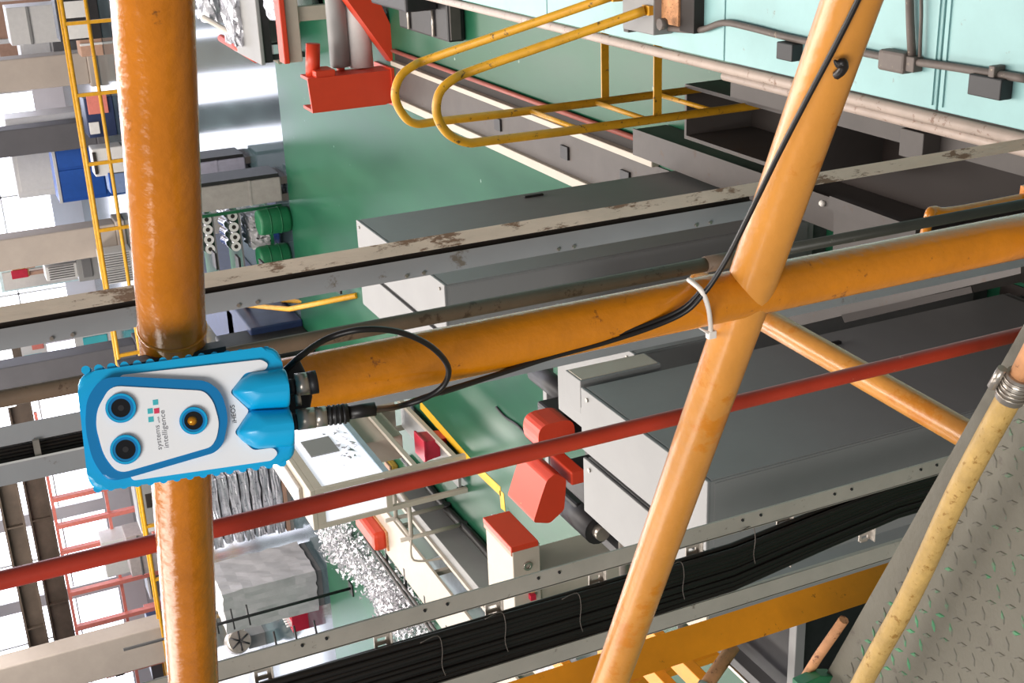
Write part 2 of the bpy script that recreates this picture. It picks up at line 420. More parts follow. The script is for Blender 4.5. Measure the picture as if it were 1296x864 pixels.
def sensor():
    t = thing('sensor_camera', 'blue and white handheld sized sensor unit with three lenses strapped to railing', 'sensor', DC - DN * 0.02)
    outl = rounded([dcrop(62, 205), dcrop(1075, 62), dcrop(1165, 640), dcrop(128, 800)], 0.011, 5)
    pprism('body', BLUE, t, [p - DN * 0.042 for p in outl], DN * 0.042, 0.003)
    # scalloped grip ribs on both long sides
    for (A, B) in (((110, 188), (1010, 90)), ((170, 778), (1090, 650))):
        n = 15
        for k in range(n):
            f = k / (n - 1); c = dcrop(A[0] + (B[0] - A[0]) * f, A[1] + (B[1] - A[1]) * f)
            bm = nb(); tube(bm, [c - DN * 0.036, c - DN * 0.002], 0.0026, 10); link('grip_rib', bm, BLUE, t)
    white = rounded([dcrop(x, y) for x, y in [(285, 214), (985, 137), (1020, 160), (1005, 190), (905, 203), (828, 300), (925, 390), (850, 500), (945, 587), (1045, 575), (1068, 603), (1038, 638), (345, 738), (220, 470)]], 0.0022, 4)
    pprism('white_panel', WHITE, t, [p + DN * 0.0005 for p in white], DN * 0.0012)
    bez = rounded([dcrop(x, y) for x, y in [(190, 232), (300, 222), (715, 243), (785, 300), (822, 425), (795, 555), (755, 598), (330, 722), (225, 742), (150, 640), (112, 480), (120, 330)]], 0.012, 6)
    pprism('shield_bezel', BLUED, t, bez, DN * 0.0058, 0.0012)
    inn = rounded([dcrop(x, y) for x, y in [(238, 268), (700, 293), (745, 345), (775, 450), (762, 525), (735, 570), (277, 703), (205, 615), (166, 470), (172, 385)]], 0.006, 5)
    face = pprism('shield_face', WHITE, t, [p + DN * 0.0054 for p in inn], DN * 0.0012)
    for (cx, cy, ro, ri, nm) in ((290, 378, 70, 44, 'lens'), (313, 582, 70, 46, 'lens'), (648, 440, 66, 44, 'lamp_lens')):
        k = 0.795 / 1611 / 3.928
        c = dcrop(cx, cy, 0.0062)
        bm = nb(); disc_ring(bm, c, DN, ri * k, ro * k, 0.0022, 32); rg = link('lens_ring', bm, BLUED, t)
        bm = nb(); disc_ring(bm, c + DN * 0.0002, DN, (ro - 12) * k, (ro - 2) * k, 0.0024, 32); link('ring_rim', bm, BLUE, rg)
        bm = nb(); tube(bm, [c - DN * 0.001, c + DN * 0.0006], ri * k, 32); lo = link(nm, bm, GLASS, t)
        if nm == 'lamp_lens':
            bm = nb(); bmesh.ops.create_uvsphere(bm, u_segments=16, v_segments=10, radius=24 * k, matrix=Matrix.Translation(c - DN * 0.0004 + DUP * 6 * k)); link('amber_emitter', bm, GOLD, lo, True)
        else:
            bm = nb(); tube(bm, [c, c + DN * 0.0012], 14 * k, 16); link('lens_core', bm, BLKM, lo)
    # logo squares and lettering printed on the face
    def sq(cx, cy, m):
        h = 13
        pprism('logo_square', m, t, [dcrop(cx + a, cy + b, 0.00665) for a, b in ((-h - 1, -h + 2), (h - 1, -h - 2), (h + 1, h - 2), (-h + 1, h + 2))], DN * 0.0001)
    sq(460, 350, TEAL); sq(434, 393, TEAL); sq(438, 434, TEAL); sq(466, 392, PINK)
    def text(s, cx, cy, cx2, cy2, hgt, m, nm, lift=0.0067):
        cu = bpy.data.curves.new(nm, 'FONT'); cu.body = s; cu.size = 1.0; cu.extrude = 0.002
        ob = bpy.data.objects.new(nm, cu); COL.objects.link(ob)
        bpy.context.view_layer.update()
        me = bpy.data.meshes.new_from_object(ob.evaluated_get(bpy.context.evaluated_depsgraph_get()))
        COL.objects.unlink(ob); bpy.data.objects.remove(ob)
        a = dcrop(cx, cy, lift); b = dcrop(cx2, cy2, lift); ex = (b - a); Ln = ex.length; ex.normalize(); ey = DN.cross(ex)
        xs = [v.co.x for v in me.vertices]; x0 = min(xs); wd = max(xs) - x0
        k = Ln / wd; kh = hgt * 0.795 / 1611 / 3.928
        off = WLOC[t.name]
        for v in me.vertices: v.co = a + ex * ((v.co.x - x0) * k) + ey * (v.co.y * kh) + DN * (v.co.z * 0.01) - off
        me.materials.clear(); me.materials.append(m); me.name = nm
        o = bpy.data.objects.new(nm, me); COL.objects.link(o); o.parent = t; WLOC[o.name] = WLOC[t.name]
    text('systems', 492, 582, 478, 462, 34, TXT, 'lettering')
    text('with', 483, 452, 478, 420, 15, TXT, 'lettering')
    text('intelligence', 526, 572, 503, 388, 34, TXT, 'lettering')
    text('iHEOS', 862, 450, 850, 362, 30, TXTD, 'lettering', 0.0019)
    # twin lobes over the sockets
    for poly in ([(830, 300), (880, 232), (930, 200), (1105, 178), (1128, 376), (925, 388)], [(925, 388), (1130, 380), (1150, 568), (955, 583), (890, 545), (853, 500)]):
        pts = rounded([dcrop(x, y, 0.0) for x, y in poly], 0.003, 4)
        us = [(p - DC).dot(DRT) for p in pts]; vs_ = [(p - DC).dot(DUP) for p in pts]
        u0 = (min(us) + max(us)) / 2; v0 = min(vs_)
        bm = nb(); rings = []
        for k in range(8):
            th = math.radians(80) * k / 7; sc = math.cos(th)
            rings.append([bm.verts.new(DC + DRT * (u0 + (u - u0) * sc) + DUP * (v0 + (v - v0) * (0.55 + 0.45 * sc)) + DN * (0.0125 * math.sin(th))) for u, v in zip(us, vs_)])
        nn = len(pts)
        for k in range(7):
            for q in range(nn):
                f = bm.faces.new((rings[k][q], rings[k][(q + 1) % nn], rings[k + 1][(q + 1) % nn], rings[k + 1][q])); f.smooth = True
        bm.faces.new(rings[-1])
        link('socket_lobe', bm, BLUE, t)
    # sockets on the lower end
    def cylp(nm, a, b, rpx, m, seg=20, wv=-0.014):
        k = 0.80 / 1611
        A = dplane(*a) + DN * wv; B = dplane(*b) + DN * wv
        bm = nb(); tube(bm, [A, B], rpx * k, seg); return link(nm, bm, m, t)
    cylp('socket_neck', (366, 489), (378, 488), 10, BLKM)
    cylp('socket', (376, 486), (394, 484), 14.5, STEEL)
    cylp('socket_cap', (393, 484), (404, 482), 15, BLKM)
    cylp('socket_neck', (370, 535), (382, 533), 10, BLKM)
    cylp('socket', (378, 531), (401, 528), 13.5, STEEL)
    cylp('knurled_nut', (400, 528), (416, 526), 13, STEEL)
    pl = cylp('cable_plug', (416, 526), (444, 522), 12, BLACK)
    for q in range(4): 
        cylp('plug_rib', (419 + q * 6, 525.6 - q * 0.7), (422 + q * 6, 525.2 - q * 0.7), 13.2, BLKM)
    cylp('plug_sleeve', (443, 522), (479, 517), 9, BLACK)
    pprism('rail_bracket', BLKM, t, [dplane(x, y) - DN * 0.052 for x, y in ((366, 460), (384, 450), (394, 470), (402, 500), (398, 522), (366, 526))], DN * 0.02, 0.002)
    cylp('bracket_bolt', (376, 505), (383, 504), 9, STEEL, 6)
    pbox('rail_clamp', BLKM, t, GP(225, 500, 0.026) - V(0.03, 0.006, 0.034), GP(225, 500, 0.026) + V(0.03, 0.006, 0.034))
sensor()

def cables():
    run = [(700, 451), (770, 432), (830, 412), (868, 394), (890, 372), (905, 352), (925, 318), (950, 268), (985, 196), (1020, 128), (1055, 62), (1085, 2), (1105, -45)]
    d = [0.020, 0.021, 0.023, 0.026, 0.0275, 0.027, 0.025, 0.023, 0.022, 0.022, 0.022, 0.022, 0.022]
    P = [GP(x, y, o) for (x, y), o in zip(run, d)]
    A = [dplane(366, 466) - DN * 0.03, dplane(385, 448) - DN * 0.02, GP(415, 428, 0.05), GP(458, 417, 0.055), GP(505, 420, 0.055), GP(545, 438, 0.055), GP(566, 465, 0.055), GP(560, 488, 0.05), GP(530, 504, 0.04), GP(560, 494, 0.03), GP(620, 477, 0.024)]
    A = [dplane(366, 466) - DN * 0.03, dplane(385, 448) - DN * 0.02, GP(415, 428, 0.05), GP(458, 417, 0.055), GP(505, 420, 0.055), GP(545, 438, 0.055), GP(567, 464, 0.055), GP(561, 488, 0.055), GP(535, 505, 0.055), GP(500, 515, 0.056), dplane(476, 517.5) - DN * 0.014]
    o = ptube('sensor_cable', BLACK, None, smooth_path(A, 8), 0.0021, 12)
    tag(o, 'thin black cable looping from the plug back behind the sensor unit', 'cable')
    k = 0.0047
    B = [dplane(474, 519) - DN * 0.015, GP(505, 514, 0.050), GP(545, 500, 0.040), GP(600, 483, 0.028), GP(650, 467, 0.022)]
    t = thing('signal_cable', 'black cable running down the post and along the sloping mid rail', 'cable', GP(700, 451))
    ptube('cable_jacket', BLACK, t, smooth_path(B + P, 8), 0.0021, 12)
    off = [p + DUP * 0.0 + V(0, 0, 0.0042) for p in B[2:] + P]
    # second core side by side
    o2 = nb(); tube(o2, smooth_path([p - (ROT @ V(0.4, 0.9, 0)) * 0.0035 for p in ([GP(x, y, o) for (x, y, o) in ((560, 503, 0.036), (620, 483, 0.026))] + P[:5])], 8), 0.0018, 10)
    link('cable_jacket', o2, BLACK, t)
cables()
def tie():
    t = thing('cable_tie', 'white nylon tie around the railing post just above the pipe cross', 'cable tie', GP(900, 422, 0.02))
    p = GP(893, 391); c = V(p.x, p.y, p.z)
    u = (GP(872, 352) - GP(902, 424)).normalized(); v = RN
    u = V(0, 0, 0)
    a = GP(872, 354, 0.010); m1 = GP(888, 368, 0.0265); m2 = GP(896, 388, 0.0285); m3 = GP(899, 408, 0.0225); b = GP(900, 421, 0.010)
    bk = GP(893, 392, -0.026)
    pts = smooth_path([a, m1, m2, m3, b, GP(902, 420, -0.012), bk, GP(880, 360, -0.014), a], 6)
    bm = nb(); tube(bm, pts[:-1], 0.0021, 8, closed=True); link('strap', bm, TIE, t)
    h = GP(900, 423, 0.016)
    pbox('lock_head', TIE, t, h - V(0.0035, 0.003, 0.004), h + V(0.0035, 0.003, 0.004), 0.001)
    ptube('tail', TIE, t, [h, GP(885, 415, 0.016)], [0.0016, 0.0006], 6)
tie()
o = ptube('black_tie_stub', BLACK, None, smooth_path([GP(1056, 76, 0.0225), GP(1061, 82, 0.025), GP(1066, 79, 0.026), GP(1068, 84, 0.026), GP(1064, 91, 0.025), GP(1059, 95, 0.022)], 6), [0.0008 + 0.0026 * min(1, i / 9) for i in range(31)], 8)
tag(o, 'black knotted tie stub on the upper right end of the mid rail', 'cable tie')

# ------------------------------------------------------------------ upright poles beyond the railing
def pole_xy(x, y, r):
    p = RP(x, y, r); return p.x, p.y
def red_pole():
    x, y = pole_xy(640, 580, 1.2)
    t = thing('red_pole', 'thin red painted upright pole crossing the view beside the sensor', 'pole', (x, y, 1.2))
    ptube('shaft', REDP, t, [V(x, y, 1.2), V(x, y, 3.0), V(x, y, 5.5), V(x, y, 10)], 0.0086, 16)
    pbox('foot_plate', REDP, t, (x - 0.05, y - 0.05, 1.2), (x + 0.05, y + 0.05, 1.208))
red_pole()
def scraped():
    t = None
    x, y = pole_xy(650, 290, 2.0)
    t = thing('steel_channel', 'scraped beige upright steel channel with grey riveted flange', 'steel channel', (x, y, 1.2))
    # local axes: across the view
    a = V(x, y, 0).normalized(); s = V(a.y, -a.x, 0)       # s to the right
    zf = RP(955, 262, 2.0).z
    def strip(nm, m, c0, c1, dp0, dp1, zb=1.2):
        q = [V(x, y, zb) + s * c0 + a * dp0, V(x, y, zb) + s * c1 + a * dp0, V(x, y, zb) + s * c1 + a * dp1, V(x, y, zb) + s * c0 + a * dp1]
        return pprism(nm, m, t, q, (0, 0, 10.0 - zb))
    strip('scraped_edge', SCRAPE, -0.0115, 0.0115, -0.012, 0.012)
    strip('recess', DARK, -0.0205, -0.0115, 0.012, 0.03, zf)
    fl = strip('grey_flange', TRUNK, -0.052, -0.0205, 0.0, 0.03, zf)
    z = zf + 0.1
    while z < 5.2:
        c = V(x, y, z) - s * 0.047
        for dz in (0, 0.03):
            bm = nb(); tube(bm, [c + V(0, 0, dz) - a * 0.004, c + V(0, 0, dz) + a * 0.002], 0.003, 8); link('rivet', bm, STEEL, t)
        z += 0.28
scraped()
def brown_pole():
    x, y = pole_xy(650, 381, 1.75)
    t = thing('brown_pipe', 'narrow brown upright pipe to the right of the railing post', 'pipe', (x, y, 1.2))
    ptube('upper_length', BROWN, t, [V(x, y, 3.1), V(x, y, 4.0), V(x, y, 10)], 0.0115, 14)
    ptube('lower_length', mat('green_black_pipe', srgb(62, 62, 54), 0.45, wear=srgb(96, 100, 84), amount=0.3, scale=20), t, [V(x, y, 1.2), V(x, y, 2.2), V(x, y, 3.1)], 0.0095, 14)
    ptube('coupling', BROWN, t, [V(x, y, 3.07), V(x, y, 3.13)], 0.0135, 14)
brown_pole()
def duct():
    x, y = pole_xy(0, 578, 2.6)
    a = V(x, y, 0).normalized(); s = V(a.y, -a.x, 0)
    t = thing('cable_duct', 'grey upright cable duct with dark cables behind the sensor unit', 'cable duct', (x, y, 0))
    def strip(nm, m, c0, c1, d0, d1):
        b = V(x, y, 0)
        return pprism(nm, m, t, [b + s * c0 + a * d0, b + s * c1 + a * d0, b + s * c1 + a * d1, b + s * c0 + a * d1], (0, 0, 10))
    strip('back_plate', TRUNK, -0.055, 0.055, 0.03, 0.034)
    strip('front_flange', TRUNK, -0.055, -0.014, -0.002, 0.002)
    strip('side_flange', TRUNK, 0.018, 0.055, 0.0, 0.03)
    strip('edge_lip', WHITEP, -0.017, -0.013, -0.006, 0.002)
    for k in range(4): ptube('cable', BLACK, t, [V(x, y, 0) + s * (-0.01 + 0.007 * k) + a * 0.02, V(x, y, 10) + s * (-0.01 + 0.007 * k) + a * 0.02], 0.004, 8)
    for z in (3.7, 4.13, 4.6):
        pbox('retaining_clip', STEEL, t, V(x, y, z) + V(-0.02, -0.004, 0), V(x, y, z) + V(0.02, 0.004, 0.012))
duct()
def cable_tray():
    x, y = pole_xy(740, 712, 2.6)
    x2 = XP(0, 0, 1).x
    k = y / ray(760, 805).y; q = CAM + ray(760, 805) * k; xl = q.x
    t = thing('cable_ladder', 'upright grey cable ladder packed with black cables at lower left', 'cable tray', (x, y, 0))
    H = 9.5
    def rail(xc, m, nm):
        r = pbox(nm, m, t, (xc - 0.021, y - 0.018, 0), (xc + 0.021, y - 0.015, H))
        pbox('rail_lip', m, r, (xc - 0.0225, y - 0.018, 0), (xc - 0.019, y + 0.045, H))
        return r
    rail(x, ZINC, 'side_rail'); rail(xl, ZINC, 'side_rail')
    bm = nb(); 
    z = 0.5
    while z < 4.4:
        r = nb(); x0, x1 = xl + 0.02, x - 0.02; n = 9
        # perforated strip: two edges and webs between the holes
        box(r, (x0, y + 0.028, z), (x1, y + 0.032, z + 0.007)); box(r, (x0, y + 0.028, z + 0.026), (x1, y + 0.032, z + 0.033))
        for i in range(n + 1):
            xx = x0 + (x1 - x0) * i / n; box(r, (xx - 0.0045, y + 0.0282, z + 0.006), (xx + 0.0045, y + 0.0318, z + 0.027))
        rg = link('rung', r, ZINC, t)
        rg2 = pbox('rung_flange', ZINC, rg, (x0, y + 0.01, z - 0.002), (x1, y + 0.032, z))
        for cz in (0.10, 0.118):
            pass
        z += 0.253
    # black cables, some leaving towards the left near the bottom
    W_ = x - xl
    def swing(zz):                       # the bundle swings to the right hand rail lower down
        u = min(1, max(0, (2.75 - zz) / 0.55)); return u * u * (3 - 2 * u)
    for i in range(26):
        f = (i % 13) / 12; lay = i // 13
        r = 0.0062 + 0.002 * random.random(); yy = y + 0.012 - 0.013 * lay - 0.004 * random.random()
        pts = []
        for j in range(40):
            zz = 0.3 + j * 0.24; sw = swing(zz)
            xx = xl + W_ * (0.10 + 0.52 * f) * (1 - sw) + W_ * (0.42 + 0.44 * f) * sw
            pts.append(V(xx + 0.004 * math.sin(j * 0.45 + i * 1.3), yy + 0.003 * math.sin(j * 0.5 + 2 * i), zz))
        ptube('cable', BLACK, t, pts, r, 8)
    for (px, py) in ((640, 800), (735, 775), (865, 735), (955, 690), (560, 830)):
        c = CAM + ray(px, py) * ((y - 0.02) / ray(px, py).y)
        tt = nb(); pts = smooth_path([c + V(-0.05, 0, -0.004), c + V(-0.02, -0.002, 0.003), c + V(0.02, -0.002, 0.0), c + V(0.05, 0.004, 0.006), c + V(0.055, -0.01, 0.05)], 4)
        tube(tt, pts, 0.0010, 6); link('wire_tie', tt, COND, t)
    z = 1.6
    while z < 4.3:
        for dz in (0, 0.05):
            bm2 = nb(); tube(bm2, [V(x + 0.008, y - 0.022, z + dz), V(x + 0.008, y - 0.016, z + dz)], 0.0032, 8); link('rivet', bm2, BLKM, t)
        z += 0.26
cable_tray()
def flat_bar():
    x, y = pole_xy(905, 803, 1.9)
    a = V(x, y, 0).normalized(); s = V(a.y, -a.x, 0)
    t = thing('orange_post', 'orange painted square upright post at the lower edge of the view', 'post', (x, y, 0))
    b = V(x, y, 0)
    pprism('shaft', YELBAR, t, [b + s * c + a * d for c, d in ((-0.026, -0.025), (0.026, -0.025), (0.026, 0.025), (-0.026, 0.025))], (0, 0, 4.0))
    pbox('foot_plate', YELBAR, t, (x - 0.09, y - 0.09, 0), (x + 0.09, y + 0.09, 0.012))
    pbox('cap', YELBAR, t, (x - 0.035, y - 0.035, 4.0), (x + 0.035, y + 0.035, 4.01))
flat_bar()

# ------------------------------------------------------------------ grey steel cabinets below the walkway
def cabinet(label, x0, x1, y0, y1, z1, nd=2, group='grey cabinets below the walkway'):
    t = thing('steel_cabinet', label, 'cabinet', ((x0 + x1) / 2, (y0 + y1) / 2, 0), group)
    pbox('plinth', CABD, t, (x0 + 0.02, y0 + 0.02, 0), (x1 - 0.02, y1 - 0.02, 0.1))
    pbox('body', CAB, t, (x0, y0, 0.1), (x1 - 0.004, y1, z1 - 0.012), 0.003)
    pbox('lid', CAB, t, (x0 - 0.003, y0 - 0.003, z1 - 0.012), (x1 + 0.001, y1 + 0.003, z1), 0.003)
    L = (y1 - y0) / nd
    for k in range(nd):
        d = pbox('door', CAB, t, (x1 - 0.004, y0 + k * L + 0.004, 0.14), (x1, y0 + (k + 1) * L - 0.004, z1 - 0.02), 0.001)
        pbox('handle', BLKM, d, (x1, y0 + (k + 0.85) * L, z1 * 0.5), (x1 + 0.012, y0 + (k + 0.85) * L + 0.02, z1 * 0.5 + 0.12), 0.003)
    pbox('end_panel', CAB, t, (x0 + 0.012, y0 - 0.002, 0.14), (x1 - 0.012, y0 + 0.001, z1 - 0.03))
    for (a, b) in ((0.05, 0.05), (0.05, -0.05)):
        c = V(x1 - 0.03, (y0 + a) if b > 0 else (y1 + b), z1)
        bm = nb(); tube(bm, [c, c + V(0, 0, 0.006)], 0.008, 8); link('lifting_bolt', bm, STEEL, t)
    return t
cabinet('farther grey cabinet crossed by the scraped channel, front row', -2.145, -1.90, 5.22, 6.50, 2.2)
cabinet('farther grey cabinet of the rear row with cream lit top', -2.385, -2.175, 5.22, 6.50, 2.2)
cabinet('large grey cabinet nearest the walkway crossed by the red pole', -2.150, -1.90, 3.01, 3.86, 2.2, 1)
cabinet('cream topped cabinet directly behind the large grey nearest cabinet', -2.41, -2.185, 3.01, 3.85, 2.2, 1)
cabinet('lower grey cabinet between the two taller cabinet blocks', -2.41, -1.905, 4.06, 4.74, 1.86, 1)
def strip(label, y0, y1):
    o = pbox('cover_strip', CABD, None, (-2.174, y0, 2.165), (-2.146, y1, 2.178)); tag(o, label, 'cover strip')
strip('narrow grey strip between the farther cabinet rows', 5.22, 6.5)
strip('narrow grey strip between the nearest cabinet rows', 3.01, 3.85)
t = thing('control_box', 'small pale box bolted at the far corner of the nearest cabinet', 'box', (-1.95, 3.95, 1.84))
pbox('housing', CAB, t, (-2.02, 3.885, 1.84), (-1.885, 4.01, 2.19), 0.003)
pbox('cover', CREAM, t, (-1.886, 3.895, 1.85), (-1.882, 4.0, 2.18))
pbox('mounting_rail', CAB, t, (-2.02, 3.861, 1.84), (-1.99, 3.885, 2.19))
# cabinet seen below the cable ladder
cx = RP(897, 770, 3.1)
def low_cabinet():
    x, y, z = cx
    t = thing('steel_cabinet', 'blue grey cabinet edge showing below the cable ladder', 'cabinet', (x, y, 0), 'grey cabinets below the walkway')
    pbox('body', CAB, t, (x - 0.10, y, 0), (x, y + 0.10, z), 0.003)
    pbox('lid', CREAM, t, (x - 0.10, y - 0.002, z), (x + 0.002, y + 0.10, z + 0.008))
low_cabinet()
# bracket plates right of the cabinets
def bracket():
    z = 0.95
    t = thing('bracket_frame', 'grey steel bracket with a dark rail right of the cabinets', 'bracket', ZP(1100, 280, 0))
    q = [ZP(1036, 255, z), ZP(1062, 250, z), ZP(1168, 292, z), ZP(1130, 330, z), ZP(1056, 330, z), ZP(1058, 268, z)]
    pprism('plate', GRIME, t, q, (0, 0, 0.01))
    a = ZP(1060, 246, z + 0.03); b = ZP(1170, 286, z + 0.03)
    pprism('rail', GRIME, t, [a, b, b + V(-0.05, 0, 0), a + V(-0.05, 0, 0)], (0, 0, 0.04))
    c = ZP(1042, 257, z + 0.012)
    bm = nb(); bmesh.ops.create_uvsphere(bm, u_segments=12, v_segments=8, radius=0.014, matrix=Matrix.Translation(c + V(0, 0, 0.006))); link('white_cap', bm, TIE, t, True)
    for p in (ZP(1060, 300, z), ZP(1150, 300, z)): pbox('leg', GRIME, t, (p.x - 0.02, p.y - 0.02, 0), (p.x + 0.02, p.y + 0.02, z))
bracket()
# grey panel under the post in the lower right
def under_panel():
    z = 1.5
    t = thing('side_panel', 'grey ledge with a black slot right of the nearest cabinet', 'panel', ZP(1150, 380, 0))
    q = [ZP(1000, 395, z), ZP(1296, 318, z), ZP(1296, 345, z), ZP(1000, 415, z)]
    pprism('ledge', GRIME, t, q, (0, 0, 0.012))
    q = [ZP(1066, 398, z + .013), ZP(1230, 362, z + .013), ZP(1232, 370, z + .013), ZP(1070, 408, z + .013)]
    pprism('slot', DARK, t, q, (0, 0, 0.004))
    p = ZP(1150, 372, z); pbox('stem', GRIME, t, (p.x - 0.03, p.y - 0.03, 0), (p.x + 0.03, p.y + 0.03, z))
under_panel()
def elbow():
    a = RP(1172, 274, 1.9); t = thing('yellow_pipe', 'short yellow bent pipe just right of the railing post', 'pipe', (a.x, a.y, 1.2))
    ptube('bent_pipe', YEL, t, smooth_path([RP(1170, 300, 1.94), a + V(0, 0, -0.008), RP(1182, 267, 1.9), RP(1205, 268, 1.9), RP(1300, 250, 1.9)], 5), 0.010, 12)
    p = RP(1300, 250, 1.9); pbox('foot', YEL, t, (p.x - 0.02, p.y - 0.02, 1.2), (p.x + 0.02, p.y + 0.02, p.z))
elbow()

# ------------------------------------------------------------------ turquoise machine deck
DZ = 1.2
def deck():
    t = thing('turquoise_machine', 'turquoise machine roof of flat panels along the right side', 'machine', (0.6, 5, 0))
    pbox('machine_body', GRIME, t, (-0.80, 0.6, 0), (2.4, 10.8, DZ - 0.05))
    ys = [0.55, 1.75, ZP(1192, 60, DZ).y, ZP(917, 40, DZ).y, 6.1, 7.5, 9.0, 10.8]
    for a, b in zip(ys[:-1], ys[1:]):
        pbox('deck_panel', TURQ, t, (-0.875, a + 0.004, DZ - 0.05), (0.55, b - 0.004, DZ), 0.004)
        pbox('deck_panel', TURQ, t, (0.558, a + 0.004, DZ - 0.05), (2.4, b - 0.004, DZ), 0.004)
    for y in ys[2:3]:
        pbox('seam_strip', TURQ, t, (-0.86, y - 0.03, DZ), (0.55, y - 0.018, DZ + 0.006)); pbox('seam_strip', TURQ, t, (-0.86, y + 0.018, DZ), (0.55, y + 0.03, DZ + 0.006))
    ptube('edge_pipe', PIPE, t, [V(-0.905, 0.6, DZ - 0.01), V(-0.905, 5, DZ - 0.01), V(-0.905, 10.8, DZ - 0.01)], 0.023, 14)
    ptube('edge_pipe', PIPE, t, [V(-0.965, 0.6, DZ - 0.10), V(-0.965, 4.6, DZ - 0.10)], 0.020, 14)
    pbox('edge_ledge', GRIME, t, (-1.08, 0.6, DZ - 0.22), (-0.93, 4.7, DZ - 0.20))
    p = ZP(1178, 148, DZ - 0.2)
    pbox('ledge_clip', GRIME, t, (-1.10, p.y - 0.06, DZ - 0.20), (-1.0, p.y + 0.06, DZ - 0.12), 0.003)
deck()
def conduit():
    z = DZ + 0.02
    t = thing('conduit_run', 'dusty conduit with junction fittings lying across the turquoise deck', 'conduit', ZP(1150, 80, DZ))
    ptube('long_tube', COND, t, smooth_path([ZP(x, y, z) for x, y in ((846, 36), (885, 38), (915, 29), (945, 34), (1000, 48), (1060, 60), (1130, 74), (1200, 84), (1300, 100))], 6), 0.0135, 12)
    ptube('cross_tube', COND, t, [ZP(1150, -40, z), ZP(1152, 30, z), ZP(1154, 72, z)], 0.014, 12)
    ptube('cross_tube', COND, t, [ZP(1166, -40, z), ZP(1166, 20, z), ZP(1164, 72, z)], 0.006, 8)
    c = ZP(1140, 76, DZ); pbox('junction_fitting', COND, t, c - V(0.035, 0.07, 0), c + V(0.035, 0.06, 0.05), 0.01)
    c = ZP(1163, 80, DZ); pbox('tube_nut', COND, t, c - V(0.025, 0.02, 0), c + V(0.025, 0.02, 0.04), 0.004)
    c = ZP(1268, 94, DZ); pbox('saddle', COND, t, c - V(0.04, 0.012, 0), c + V(0.03, 0.012, 0.045), 0.003)
conduit()
for (x0, x1, y, lab) in ((1240, 1282, 107, 'black rubber end block beside the conduit near the right edge'), (996, 1016, 63, 'black rubber block beside the conduit left of the mid rail')):
    c = ZP((x0 + x1) / 2, y, DZ); L = (ZP(x0, y, DZ) - ZP(x1, y, DZ)).length / 2
    t = thing('rubber_block', lab, 'block', (c.x, c.y, DZ), 'black blocks on the turquoise deck')
    pbox('block', BLKM, t, (c.x - 0.035, c.y - L, DZ), (c.x + 0.03, c.y + L, DZ + 0.05), 0.004)
    pbox('end_face', GRIME, t, (c.x - 0.025, c.y + L, DZ + 0.01), (c.x + 0.02, c.y + L + 0.003, DZ + 0.04))
def deck_box():
    a = ZP(812, 34, DZ); b = ZP(852, 40, DZ)
    t = thing('terminal_box', 'grey terminal box with bracket at the top edge beside the ladder', 'box', (a.x + 0.2, a.y, DZ))
    pbox('housing', CAB, t, (a.x, b.y, DZ), (a.x + 0.42, a.y, DZ + 0.10), 0.006)
    pbox('side_flange', GRIME, t, (a.x - 0.02, a.y, DZ), (a.x + 0.42, a.y + 0.045, DZ + 0.07), 0.004)
    c = ZP(864, 30, DZ); pbox('rusty_bay', RUST, t, (c.x, c.y - 0.06, DZ), (c.x + 0.4, c.y + 0.08, DZ + 0.06))
    c = ZP(878, 20, DZ); pbox('dark_bay', DARK, t, (a.x + 0.03, c.y - 0.08, DZ), (a.x + 0.42, c.y + 0.03, DZ + 0.05))
    c = ZP(842, 30, DZ + 0.1); bm = nb(); tube(bm, [c, c + V(0, 0, 0.03)], 0.025, 8); link('gland', bm, COND, t)
deck_box()

# ------------------------------------------------------------------ yellow ladder with looped handrails
def ladder():
    X0 = -1.30
    yn = XP(740, 163, X0).y; yf = XP(750, 130, X0).y
    t = thing('access_ladder', 'yellow ladder with two looped handrails beside the turquoise machine', 'ladder', (X0, (yn + yf) / 2, 0))
    near = [(990, 130), (830, 150), (740, 163), (620, 178), (590, 180), (566, 168), (553, 145), (556, 118), (574, 100), (602, 88), (700, 54), (805, 17)]
    far = [(980, 108), (830, 122), (740, 134), (560, 153), (525, 156), (508, 142), (500, 120), (506, 98), (522, 84), (545, 74), (640, 44), (760, 0)]
    for pts, yy in ((near, yn), (far, yf)):
        P = [YP(x, y, yy) for x, y in pts]
        P[0].z = 0.0; P[0].x = P[1].x = P[2].x
        for p in P[:3]: p.x = X0
        P[1].z = 0.7; P[2].z = 1.3
        e = ZP(pts[-1][0] + 12, pts[-1][1] - 4, DZ + 0.12); P[-2] = P[-3].lerp(e, 0.5); P[-1] = e
        pbox('rail_foot', YEL2, t, (e.x - 0.02, e.y - 0.03, DZ), (e.x + 0.02, e.y + 0.03, e.z))
        ptube('stile', YEL2, t, smooth_path(P, 6), 0.021, 14)
    z = 0.16
    zr = XP(785, 140, X0).z; dz = XP(785, 140, X0).z - XP(865, 129, X0).z
    k = 0
    while zr - k * dz > 0.1:
        ptube('rung', YEL2, t, [V(X0, yn, zr - k * dz), V(X0, yf, zr - k * dz)], 0.013, 10); k += 1
    ptube('rung', YEL2, t, [V(X0, yn, zr + dz), V(X0, yf, zr + dz)], 0.013, 10)
    for (px, pyv, yy) in ((832, 146, yn), (766, 124, yf)):
        p = YP(px, pyv, yy)
        bm = nb(); box(bm, (X0, yy - 0.004, p.z - 0.022), (-0.80, yy + 0.004, p.z + 0.022)); link('stand_off', bm, YEL2, t)
ladder()

